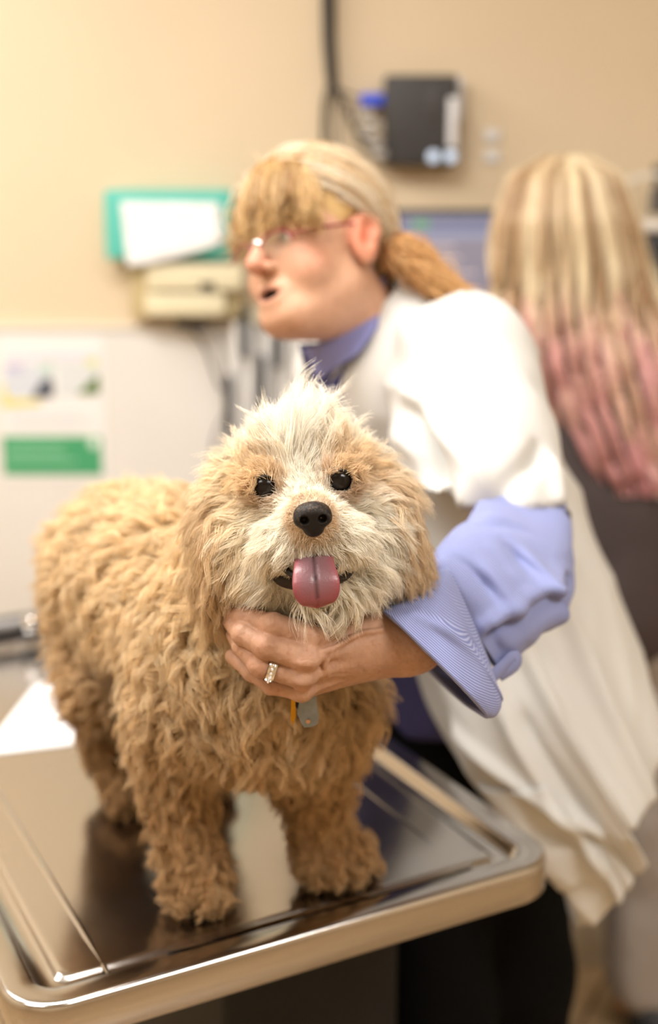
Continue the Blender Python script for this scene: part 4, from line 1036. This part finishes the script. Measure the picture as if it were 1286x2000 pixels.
MB().ball(P(1106, 1010, 1.33), (.006, .006, .009), None, 8).build('cuff_button', m_black, vet)

pf = sdf([('c', A(.12, 1.73, .86), A(.25, 1.74, .86), .118, .118, .05), ('c', A(.13, 1.70, .84), A(.155, 1.58, .46), .098, .078, .05), ('c', A(.155, 1.58, .46), A(.165, 1.61, .10), .078, .070, .03),
    ('c', A(.25, 1.74, .84), A(.285, 1.68, .46), .10, .080, .03), ('c', A(.285, 1.68, .46), A(.30, 1.71, .10), .080, .072, .03), cut_plane(A(0, 0, .045), A(0, 0, -1)), cut_plane(A(0, 0, .97), A(0, 0, 1))])
PV, PQ = nets(pf, (-.04, 1.44, .02), (.46, 1.94, 1.0), .010, disp=lambda p: .004 * fbm(p, 12, 51, 2))
mesh_np('trousers', PV, PQ, m_pants, vet)
for c in (A(.165, 1.60, 0), A(.295, 1.70, 0)):
    fs = sdf([('c', c + A(.01, .03, .045), c + A(-.05, -.09, .036), .042, .036, .02), cut_plane(A(0, 0, .004), A(0, 0, -1))])
    v, q = nets(fs, c - A(.14, .18, .02), c + A(.1, .12, .12), .006); mesh_np('shoe', v, q, m_black, vet)

# ring on the hand
rp = HMCP[2] * .28 + HPIP[2] * .72; rax = nrm(HPIP[2] - HMCP[2]); rad_ = HR[2][0] * .28 + HR[2][1] * .72 + .0008
ringt = thing('finger_ring', 'silver ring with small stones on the finger of the hand holding the dog', 'ring', tuple(rp))
MB().lathe(rp, rax, [(rad_ - .001, -.0034), (rad_ + .0009, -.0034), (rad_ + .0014, -.0018), (rad_ + .0006, 0), (rad_ + .0014, .0018), (rad_ + .0009, .0034), (rad_ - .001, .0034)], 40).build('band', mat('silver', (.8, .76, .7), .15, metal=1), ringt)
m_gem = mat('clear_stone', (.9, .9, .92), .02, spec=1, ior=2.2, coat=1)
e1 = nrm(np.cross(rax, A(0, 0, 1))); e1 = e1 if e1[1] < 0 else -e1; e2 = nrm(np.cross(rax, e1)); e2 = e2 if e2[2] < 0 else -e2
for k in range(7):
    a = -.9 + k * .33; MB().ball(rp + (rad_ + .0012) * (e1 * math.cos(a) + e2 * math.sin(a)), (.0012 if k != 4 else .0017,) * 3, None, 5).build('stone', m_gem, ringt, False)

# eyeglasses
gl = thing('eyeglasses', 'thin red-framed eyeglasses worn by the person in the white lab coat', 'glasses', tuple(vh(0, .11, 0)))
m_red = mat('dark_red_frame', srgb(130, 30, 50), .3)
def lens_mat():
    m = bpy.data.materials.new('lens_glass'); m.use_nodes = True; nt = m.node_tree; N = nt.nodes.new; L = nt.links.new
    t_ = N('ShaderNodeBsdfTransparent'); g = N('ShaderNodeBsdfGlossy'); g.inputs['Roughness'].default_value = .03; x = N('ShaderNodeMixShader'); x.inputs[0].default_value = .10
    L(t_.outputs[0], x.inputs[1]); L(g.outputs[0], x.inputs[2]); L(x.outputs[0], nt.nodes['Material Output'].inputs['Surface']); return m
m_glass = lens_mat()
for s in (1, -1):
    c = vh(.034 * s, .116 - .004, -.004); wrap = VR @ A(.97, -.22 * s, 0); 
    ring = [c + wrap * .0235 * math.cos(a) + VU * .0155 * math.sin(a) for a in np.linspace(0, 2 * math.pi, 33)]
    MB().tube(ring[:17], .0014, 8).build('rim', m_red, gl)
    mb = MB(); mb.add(ring[:-1] + [q - VF * .0012 for q in ring[:-1]], [tuple(range(32)), tuple(range(63, 31, -1))] + [(i, (i + 1) % 32, 32 + (i + 1) % 32, 32 + i) for i in range(32)]); mb.build('lens', m_glass, gl, False)
    MB().tube([vh(.056 * s, .106, .004), vh(.072 * s, .085, .008), vh(.079 * s, .02, .020), vh(.080 * s, -.012, .022), vh(.080 * s, -.028, .0)], .0015, 8).build('temple', m_red, gl)
MB().tube(spline([vh(-.010, .114, .004), vh(0, .120, .008), vh(.010, .114, .004)], 8), .0012, 8).build('bridge', m_chrome, gl)
# ------------------------------------------------------------------ the second person, seen from behind
asst = thing('person', 'person seen from behind with long pink-tipped blonde hair, charcoal top and grey trousers', 'person', (.50, 2.20, 0))
m_top = mat('charcoal_knit', srgb(74, 64, 64), .9, bump=.3, bump_scale=40)
m_grey = mat('light_grey_trousers', srgb(168, 160, 154), .85, bump=.3, bump_scale=12, bump_dist=.01)
AX = .47; AY = 2.18
ab = sdf([('e', A(AX - .065, AY + .01, 1.545), (.075, .095, .11), None, .02), ('c', A(AX - .04, AY, 1.47), A(AX, AY, 1.36), .055, .06, .03),
    ('c', A(AX - .15, AY, 1.33), A(AX + .17, AY, 1.33), .055, .055, .04), ('c', A(AX, AY, 1.28), A(AX + .02, AY, .95), .12, .12, .05),
    ('c', A(AX - .16, AY, 1.32), A(AX - .17, AY + .10, 1.08), .045, .035, .02), ('c', A(AX - .17, AY + .10, 1.08), A(AX - .10, AY + .24, 1.06), .034, .024, .02),
    ('c', A(AX + .19, AY, 1.32), A(AX + .22, AY + .08, 1.08), .045, .035, .02), ('c', A(AX + .22, AY + .08, 1.08), A(AX + .14, AY + .24, 1.06), .034, .024, .02),
    ('e', A(AX - .02, AY + .10, 1.52), (.012, .016, .022), None, .01)] +
    [('c', A(AX + s, AY + .24, 1.06), A(AX + s * .8 + k * .014 - .028, AY + .30, 1.045), .012, .008, .005) for s in (-.10, .14) for k in range(5)] +
    [('c', A(AX + s, AY, .86), A(AX + s * 1.05, AY + .01, .48), .075, .05, .05) for s in (-.08, .11)] + [('c', A(AX + s * 1.05, AY + .01, .48), A(AX + s * 1.1, AY, .08), .045, .035, .02) for s in (-.08, .11)])
v, q = nets(ab, (AX - .32, AY - .2, .03), (AX + .36, AY + .42, 1.70), .011)
mesh_np('body', v, q, m_skin, asst, cols=np.tile(A(*srgb(214, 160, 130)), (len(v), 1)))
tf = sdf([('c', A(AX - .15, AY, 1.33), A(AX + .17, AY, 1.33), .075, .075, .04), ('c', A(AX, AY, 1.27), A(AX + .03, AY, .90), .155, .165, .05), ('c', A(AX - .03, AY, 1.1), A(AX + .08, AY, 1.1), .14, .14, .05),
    ('c', A(AX - .16, AY, 1.32), A(AX - .17, AY + .10, 1.10), .065, .055, .02), ('c', A(AX + .19, AY, 1.32), A(AX + .22, AY + .08, 1.10), .065, .055, .02), cut_plane(A(0, 0, .80), A(0, 0, -1)), cut_plane(A(0, 0, 1.40), A(0, 0, 1))])
v, q = nets(tf, (AX - .32, AY - .25, .76), (AX + .36, AY + .3, 1.44), .011, disp=lambda p: .006 * fbm(p, 9, 61, 3)); mesh_np('knit_top', v, q, m_top, asst)
lf = sdf([('c', A(AX - .04, AY, .86), A(AX + .07, AY, .86), .125, .125, .05)] + [('c', A(AX + s, AY, .84), A(AX + s * 1.2, AY + .01, .48), .10, .088, .03) for s in (-.07, .12)] + [('c', A(AX + s * 1.2, AY + .01, .48), A(AX + s * 1.35, AY, .12), .088, .085, .02) for s in (-.07, .12)] + [cut_plane(A(0, 0, .06), A(0, 0, -1))])
v, q = nets(lf, (AX - .3, AY - .2, .03), (AX + .36, AY + .2, 1.02), .010, disp=lambda p: .010 * fbm(p * A(1, 1, .45), 14, 62, 3)); mesh_np('trousers', v, q, m_grey, asst)
for s in (-.095, .16):
    c = A(AX + s, AY, 0); fs = sdf([('c', c + A(0, -.055, .050), c + A(0, .10, .038), .052, .038, .02), cut_plane(A(0, 0, .004), A(0, 0, -1))])
    v, q = nets(fs, c - A(.08, .12, .02), c + A(.08, .18, .13), .007); mesh_np('shoe', v, q, m_black, asst)
# long hair: shell and strands
HR_Y = [305, 345, 430, 520, 600, 700, 800, 900, 950]
HL_ = [1075, 1000, 968, 960, 962, 985, 1035, 1100, 1150]; HRT = [1135, 1200, 1232, 1256, 1282, 1320, 1350, 1370, 1370]
hrow = np.array(HR_Y, float); NR = len(hrow)
def hrand(t, s, out=0.0, back=1.0):
    """t 0..1 down the hair, s -1..1 across, on the near shell"""
    k = np.clip(t, 0, 1) * (NR - 1); y = np.interp(k, range(NR), HR_Y); lft = np.interp(k, range(NR), HL_); rgt = np.interp(k, range(NR), HRT)
    Yc = np.interp(k, range(NR), [2.19, 2.18, 2.17, 2.165, 2.15, 2.12, 2.11, 2.10, 2.10]); b = np.interp(k, range(NR), [.02, .075, .105, .105, .10, .09, .085, .08, .075]) + out
    c = np.sqrt(np.clip(1 - s ** 2, 0, 1)) * back
    x = (lft + rgt) / 2 + (rgt - lft) / 2 * s * (1 + out * 3); Yq = Yc - b * c
    d = FW + RT * ((x - 643) / FPX)[..., None] + UP * ((1000 - y) / FPX)[..., None]
    # positions follow the central depth so that the shell keeps its true width
    q = CAM + d * (Yc / d[..., 1])[..., None]; q[..., 1] = Yq; return q
n1, n2 = 60, 40; V = []; C_ = []
def pinkness(t, s, e): return sstep(t + .22 * noise(np.stack([s * 3.1, t * 1.2, e], -1), 1.6, 7), .46, .86) * (.45 + .55 * (noise(np.stack([s * 5, t * .8, e], -1), 1.3, 17) > -.25))
tg_, sg_ = np.meshgrid(np.linspace(0, .93, n2), np.linspace(0, 2 * np.pi, n1, endpoint=False), indexing='ij')
V = hrand(tg_.ravel(), np.cos(sg_.ravel()), -.012, 1.0); bk = np.sin(sg_.ravel()) < 0
V[bk, 1] = 2 * np.interp(tg_.ravel()[bk], [0, .3, 1], [2.19, 2.165, 2.11]) - V[bk, 1]
V[bk, 1] = np.minimum(V[bk, 1], 2.26 - .10 * tg_.ravel()[bk])
FS = [(i * n1 + j, i * n1 + (j + 1) % n1, (i + 1) * n1 + (j + 1) % n1, (i + 1) * n1 + j) for i in range(n2 - 1) for j in range(n1)] + [tuple(range(n1))[::-1], tuple((n2 - 1) * n1 + j for j in range(n1))]
BL = A(*srgb(206, 164, 100)); PK = A(*srgb(196, 112, 128))
pk = pinkness(tg_.ravel(), np.cos(sg_.ravel()), np.zeros(tg_.size))
mesh_np('hair', V, FS, mat('hair_underlayer', (.5, .4, .2), .6, attr=True), asst, cols=mixc(np.tile(BL * .8, (len(V), 1)), PK, pk))
NS = 11000; K = 18; tt = np.linspace(0, 1, K)
s0 = np.sin(hr.uniform(-1.57, 1.57, NS)); s0 = np.round(s0 * 18) / 18 * .62 + s0 * .38; tend = hr.uniform(.72, 1.02, NS); ph = np.round(s0 * 14) * 2.3 + hr.normal(0, .35, NS)
tq = tt[None] * tend[:, None]; sq = s0[:, None] * (1 + 0 * tt)[None] + .06 * np.sin(tq * 21 + ph[:, None]) * sstep(tq, .2, .6)
S = hrand(tq.ravel(), np.clip(sq.ravel(), -1, 1), 0).reshape(NS, K, 3)
lockd = .012 * noise(np.stack([s0 * 13, s0 * 0, s0 * 0 + .5], 1), 1.0, 3)
S[..., 1] += (lockd * 1.8 + hr.normal(0, .004, NS))[:, None] + .018 * np.cos(tq * 21 + ph[:, None]) * sstep(tq, .25, .6)
S[..., 0] += hr.normal(0, .003, (NS, 1))
# two halves: blonde above, dyed below
g = noise(np.stack([s0 * 17, s0 * 0, s0 * 0], 1), 1.0, 9)[:, None] * .5 + .5
c_up = A(*srgb(246, 230, 196)) * g + A(*srgb(166, 122, 76)) * (1 - g); c_up = c_up * hr.uniform(.85, 1.12, (NS, 1))
def sub(S, a, b): return S[:, a:b]
j = 10
tag(curves_np('hair_strands', rs(sub(S, 0, j + 1), 11), .0009, .9, c_up, m_hair, asst), kind='stuff')
pk = pinkness(tq[:, 13], s0, g[:, 0])[:, None]
c_lo = (c_up * .4 + A(*srgb(246, 214, 184)) * .6) * (1 - pk) + (A(*srgb(214, 124, 144)) * (1 - g) + A(*srgb(240, 184, 186)) * g) * pk
lo = tag(curves_np('dyed_strands', rs(sub(S, j, K), 8), .0009, .5, c_lo, m_hair, asst), kind='stuff'); lo['label'] = 'pink dyed hair tips'

# ------------------------------------------------------------------ things on the back wall
def qpx(x0, y0, x1, y1, Y): a, b = P(x0, y0, Y), P(x1, y1, Y); return a, b
def wallbox(mb, x0, y0, x1, y1, depth, bev=.004, Yb=WALL_Y):
    """box on the wall whose front face fills the photo rectangle"""
    Yf = Yb - depth; a, b = P(x0, (y0 + y1) / 2, Yf), P(x1, (y0 + y1) / 2, Yf); t_, u_ = P((x0 + x1) / 2, y0, Yf), P((x0 + x1) / 2, y1, Yf)
    c = A((a[0] + b[0]) / 2, Yb - depth / 2, (t_[2] + u_[2]) / 2); mb.box(c, (b[0] - a[0], depth, t_[2] - u_[2]), None, bev); return c
def simple(name, label, cat, part, m, rects, depth, bev=.004, Yb=WALL_Y, group=None):
    mb = MB(); c = None
    for r in rects: c = wallbox(mb, *r, depth, bev, Yb)
    t = thing(name, label, cat, tuple(c), group); mb.build(part, m, t); return t
m_teal = mat('teal_cardboard', srgb(92, 190, 176), .6, noise_amt=.06)
m_cream = mat('cream_plastic', srgb(226, 216, 184), .45)
gb = simple('glove_box', 'teal cardboard box of gloves on the beige wall above the cream instrument unit', 'box', 'carton', m_teal, [(204, 370, 452, 506)], .085)
sh = MB(); n = 16; V = []
tl, tr, br_, bl = P(236, 394, WALL_Y - .09), P(428, 396, WALL_Y - .09), P(440, 470, WALL_Y - .10), P(250, 520, WALL_Y - .10)
mid = P(345, 512, WALL_Y - .10)
for i in range(n):
    for j in range(n):
        s, r_ = i / (n - 1), j / (n - 1); tp_ = tl * (1 - s) + tr * s; bt = bl * (1 - s) ** 2 + 2 * s * (1 - s) * mid + br_ * s * s; p = tp_ * (1 - r_) + bt * r_
        V.append(p + A(0, -.006 * abs(noise(p[None], 28, 4)[0]), 0))
tis = mesh_np('glove_sheet', V, [(i * n + j, (i + 1) * n + j, (i + 1) * n + j + 1, i * n + j + 1) for i in range(n - 1) for j in range(n - 1)], mat('white_liner', srgb(240, 240, 240), .7, bump=.4, bump_scale=30), gb)
md = tis.modifiers.new('s', 'SOLIDIFY'); md.thickness = .001
du = simple('diagnostic_unit', 'cream wall-mounted instrument unit with hanging cords under the glove box', 'instrument unit', 'housing', mat('tan_plastic', srgb(190, 172, 130), .5), [(256, 520, 474, 622)], .060)
c_ = MB(); wallbox(c_, 285, 516, 474, 568, .030, .006, WALL_Y - .060); c_.build('upper_cover', m_cream, du)
c_ = MB(); wallbox(c_, 283, 574, 440, 618, .028, .006, WALL_Y - .060); c_.build('lower_cover', m_cream, du)
c_ = MB(); wallbox(c_, 392, 552, 418, 566, .003, .001, WALL_Y - .090); c_.build('dial_window', m_black, du)
MB().tube([P(345, 632, 2.80), P(398, 636, 2.79)], .010).build('socket_plug', m_black, du)
MB().tube(spline([P(388, 636, 2.79), P(425, 655, 2.79), P(440, 710, 2.79), P(444, 790, 2.80), P(420, 850, 2.80), P(408, 930, 2.81), P(405, 1010, 2.82)], 40), .0028, 8).build('cord', mat('grey_cord', srgb(110, 106, 106), .5), du)
MB().tube(spline([P(372, 636, 2.80), P(402, 680, 2.80), P(432, 760, 2.79), P(446, 740, 2.79), P(447, 845, 2.79)], 40), .0035, 8).build('cord', mat('dark_cord', srgb(70, 68, 70), .5), du)
m_rack = mat('cream_rack', srgb(200, 190, 165), .5)
rk = simple('instrument_rack', 'rack of hanging white instrument tubes with black handles on the wall beside the cream unit', 'rack', 'rail', m_rack, [(482, 606, 600, 632)], .05)
m_tube = mat('white_tube', srgb(244, 242, 240), .4)
for x, y0, y1 in ((462, 628, 900), (490, 632, 900), (523, 628, 900), (556, 632, 900), (584, 632, 900)):
    MB().tube([P(x, y0, WALL_Y - .045), P(x, (y0 + y1) / 2, WALL_Y - .045), P(x, y1, WALL_Y - .045)], .0110, 14).build('tube', m_tube, rk)
for x, y0, y1 in ((476, 596, 700), (508, 690, 810), (446, 730, 860), (541, 640, 720)):
    MB().tube([P(x, y0, WALL_Y - .065), P(x, y0 + 8, WALL_Y - .065), P(x, y1 - 8, WALL_Y - .065), P(x, y1, WALL_Y - .065)], [.006, .0090, .0090, .006], 12).build('handle', m_black, rk)

po = simple('poster', 'white printed poster with a green band along its bottom on the white wall board', 'poster', 'sheet', mat('poster_paper', srgb(232, 231, 230), .5), [(2, 655, 206, 938)], .0016, 0, WALL_Y - .012)
def pic(name, x0, y0, x1, y1, col, d=.001): mb = MB(); wallbox(mb, x0, y0, x1, y1, d, 0, WALL_Y - .0136); return mb.build(name, mat(name + '_ink', srgb(*col), .5), po, False)
def poly_px(name, pts, col, Yq=WALL_Y - .0152):
    mb = MB(); o = [P(x, y, Yq) for x, y in pts]; k = len(o); mb.add(o + [q + A(0, .0004, 0) for q in o], [tuple(range(k)), tuple(range(2 * k - 1, k - 1, -1))] + [(i, k + i, k + (i + 1) % k, (i + 1) % k) for i in range(k)])
    return mb.build(name, mat(name + '_ink', srgb(*col), .5), po, False)
pic('green_band', 6, 852, 199, 928, (70, 158, 110)); pic('upper_panel', 8, 712, 104, 775, (206, 212, 222)); pic('upper_panel', 112, 706, 194, 772, (214, 218, 220)); pic('title_strip', 8, 690, 190, 702, (222, 214, 226))
poly_px('dog_picture', [(60, 778), (80, 745), (96, 736), (104, 748), (104, 776)], (78, 84, 96)); poly_px('dog_picture', [(150, 770), (172, 748), (190, 732), (194, 736), (194, 770)], (92, 120, 62))
poly_px('yellow_mark', [(2, 752), (10, 750), (14, 778), (80, 782), (80, 790), (4, 796)], (226, 214, 130)); poly_px('leaf_mark', [(170, 700), (190, 698), (190, 716), (168, 716)], (214, 220, 160)); poly_px('purple_mark', [(12, 712), (44, 710), (44, 726), (12, 728)], (190, 186, 214)); poly_px('teal_mark', [(76, 708), (104, 706), (104, 730), (78, 732)], (196, 214, 208))
for y in (866, 884, 898): pic('text_line', 16, y, 170 - (y % 3) * 22, y + 4, (150, 204, 172), .0018)
for y in (806, 820, 834): pic('text_line', 16, y, 180 - (y % 4) * 12, y + 3, (204, 206, 212), .0014)
poly_px('emblem', [(174, 858), (182, 854), (190, 858), (192, 870), (182, 878), (174, 870)], (220, 238, 226))

m_cable = mat('black_cable', (.02, .019, .018), .6)
cb = thing('cable_bundle', 'thick black cable bundle running down the beige wall from the ceiling', 'cable', tuple(P(645, 150, 2.82)))
zt = ROOM_H - .002
MB().tube([A(P(641, 0, 2.82)[0], 2.82, zt), P(642, 0, 2.82), P(643, 80, 2.82), P(648, 150, 2.82), P(652, 175, 2.82)], [.015, .0145, .0135, .0125, .010]).build('sleeve', m_cable, cb)
MB().tube(spline([P(645, 160, 2.825), P(634, 210, 2.83), P(632, 300, 2.835), P(633, 420, 2.835)], 20), .0052, 8).build('cable', m_cable, cb)
for pts, r in (([(655, 170), (675, 182), (695, 188), (712, 195)], .0028), ([(655, 172), (675, 200), (688, 235), (705, 262), (760, 290)], .003), ([(652, 172), (662, 225), (660, 290), (664, 400)], .002), ([(655, 174), (690, 250), (720, 300), (760, 300)], .002), ([(650, 174), (645, 230), (650, 300), (650, 400)], .0018)):
    MB().tube(spline([P(x, y, 2.81) for x, y in pts], 24), r, 8).build('cable', m_cable, cb)
jb = simple('junction_box', 'black electronics box on the beige wall with white labels and two round lamps', 'electronics box', 'case', mat('black_case', srgb(56, 54, 54), .5), [(752, 146, 893, 322)], .075, .005)
cc = P(822, 160, 2.77); 
def lb(x0, y0, x1, y1, m, name, d=.004, par=jb, Yb=WALL_Y - .075): mb = MB(); wallbox(mb, x0, y0, x1, y1, d, .001, Yb); return mb.build(name, m, par)
m_lab = mat('white_label', srgb(226, 226, 230), .5)
lb(876, 190, 893, 288, m_lab, 'white_latch', .010); lb(836, 172, 856, 236, mat('dark_panel', srgb(66, 62, 64), .4), 'panel')
mb = MB(); wallbox(mb, 893, 150, 905, 232, .05, .002); mb.build('side_label', m_lab, jb)
for x in (847, 881): MB().lathe(P(x, 306, WALL_Y - .077), A(0, -1, 0), [(.0125, 0), (.0125, .004), (.010, .006), (.004, .0065)], 20).build('lamp_lens', mat('lit_lens', srgb(190, 205, 225), .2, emis=.7), jb)
bc = simple('plug_connector', 'bright blue cable connector plugged into the side of the black wall box', 'connector', 'plug', mat('blue_plastic', srgb(50, 84, 220), .4), [(705, 182, 752, 206)], .035, .004, WALL_Y - .02)
ad = thing('power_adapter', 'pale power adapters and wires bunched beside the black wall box', 'adapter', tuple(P(722, 250, 2.78)))
mb = MB()
for i, (x, y) in enumerate(((716, 222), (728, 243), (720, 262), (734, 282), (742, 302))): mb.box(P(x, y, 2.775), (.030, .03, .014), np.array(Matrix.Rotation(.3 * (i % 3) - .3, 3, 'Y')), .003)
mb.build('adapter_body', mat('grey_plastic', srgb(178, 174, 170), .5), ad)
for i in range(4): MB().tube(spline([P(700 + 8 * i, 215 + 10 * i, 2.775), P(690 + 10 * i, 250 + 8 * i, 2.775), P(720 + 6 * i, 285 + 8 * i, 2.775), P(752, 296 + 5 * i, 2.775)], 18), .0018, 6).build('wire', mat('wire', srgb(120, 112, 106) if i % 2 else (.02, .02, .02), .5), ad)
for y in (264, 305):
    simple('wall_switch', 'small white switch plate on the beige wall, ' + ('upper' if y < 300 else 'lower') + ' of the two', 'switch', 'plate', m_lab, [(948, y - 10, 976, y + 12)], .010, .003)

# worktop and what stands on it
ct = thing('counter', 'pale laminate worktop on a white base cabinet along the back wall', 'counter', (1.1, 2.6, 0))
MB().box((1.28, 2.60, .90), (2.0, .50, .04), None, .004).build('worktop', mat('worktop_laminate', srgb(206, 196, 178), .4, noise_amt=.05, noise_scale=60), ct)
MB().box((1.28, 2.62, .44), (1.98, .44, .88), None, .003).build('cabinet', mat('cabinet_white', srgb(220, 214, 202), .5), ct)
for i in range(4):
    d = MB().box((.55 + i * .49, 2.393, .45), (.47, .018, .78), None, .003).build('door', mat('cabinet_door', srgb(224, 218, 206), .45), ct)
    MB().tube([A(.74 + i * .49, 2.372, .68), A(.74 + i * .49, 2.372, .78)], .005).build('handle', m_chrome, d)
mo = thing('computer_monitor', 'wide black computer monitor with a lit grey screen on the back counter', 'monitor', tuple(P(900, 1000, 2.66)))
mo.location = (P(960, 500, 2.62)[0], 2.66, .92)
def mbox(x0, y0, x1, y1, d, m, name, Yb, par=mo): mb = MB(); wallbox(mb, x0, y0, x1, y1, d, .002, Yb); return mb.build(name, m, par)
mbox(770, 408, 1150, 640, .03, m_black, 'bezel', 2.65)
def screen_mat():
    m = bpy.data.materials.new('lit_screen'); m.use_nodes = True; nt = m.node_tree; b = nt.nodes['Principled BSDF']; N = nt.nodes.new; L = nt.links.new
    b.inputs['Base Color'].default_value = (.02, .02, .02, 1); b.inputs['Roughness'].default_value = .3
    b.inputs['Emission Color'].default_value = (*srgb(150, 140, 150), 1); b.inputs['Emission Strength'].default_value = 1; return m
sc_ = mbox(780, 420, 1140, 630, .002, screen_mat(), 'screen', 2.62)
def emi(n, c): return mat(n, srgb(*c), .4, emis=.9)
mbox(784, 424, 1136, 452, .001, emi('toolbar_dark', (98, 100, 122)), 'toolbar', 2.618); mbox(806, 430, 840, 446, .001, emi('toolbar_green', (90, 130, 100)), 'toolbar_icon', 2.617)
mbox(784, 452, 1136, 468, .001, emi('toolbar_blue', (120, 122, 142)), 'toolbar', 2.618)
for y in (478, 502, 530, 560): mbox(792, y, 930 - (y % 5) * 14, y + 5, .001, emi('text_row', (172, 158, 160)), 'text_row', 2.618)
x_, z0, z1 = P(960, 500, 2.62)[0], .92, P(960, 620, 2.62)[2]
MB().box((x_, 2.675, (z0 + z1 + .06) / 2), (.05, .02, z1 + .06 - z0), None, .004).box((x_, 2.655, z0 + .008), (.24, .17, .014), None, .005).build('stand', m_black, mo)
# machine with a pale lid and a curved hose on the right
an = thing('analyser', 'black bench machine with a pale lid standing on the back counter', 'machine', (.88, 2.63, .92))
xa = P(1215, 500, 2.52)[0]; za = P(1250, 442, 2.52)[2]
MB().box((xa + .17, 2.65, (.92 + za - .012) / 2), (.34, .27, za - .012 - .92), None, .008).build('casing', mat('dark_casing', (.02, .02, .022), .45), an)
MB().box((xa + .165, 2.65, za), (.36, .28, .026), None, .008).build('lid', mat('pale_lid', srgb(214, 208, 200), .4), an)
MB().box((xa + .165, 2.50, .96 + .15), (.20, .014, .10), None, .004).build('tray', mat('tray_grey', (.08, .08, .085), .4), an)
hs = thing('hose', 'curved pale hose with a dark valve above the black bench machine', 'hose', tuple(P(1240, 360, 2.70)))
MB().tube(spline([P(1202, 418, 2.72), P(1204, 385, 2.72), P(1225, 358, 2.72), P(1262, 344, 2.72), P(1330, 342, 2.72)], 30), .006, 10).build('tube', mat('clear_tube', srgb(228, 220, 208), .3), hs)
c = P(1286, 370, 2.73); MB().lathe(c - A(0, 0, .05), A(0, 0, 1), [(.014, 0), (.016, .01), (.016, .05), (.010, .055), (.010, .085), (.014, .09), (.014, .10)], 16).build('valve', mat('valve_grey', srgb(90, 86, 84), .4), hs)
MB().tube([P(1202, 416, 2.72), P(1202, 434, 2.72)], .004, 8).build('fitting', m_chrome, hs)
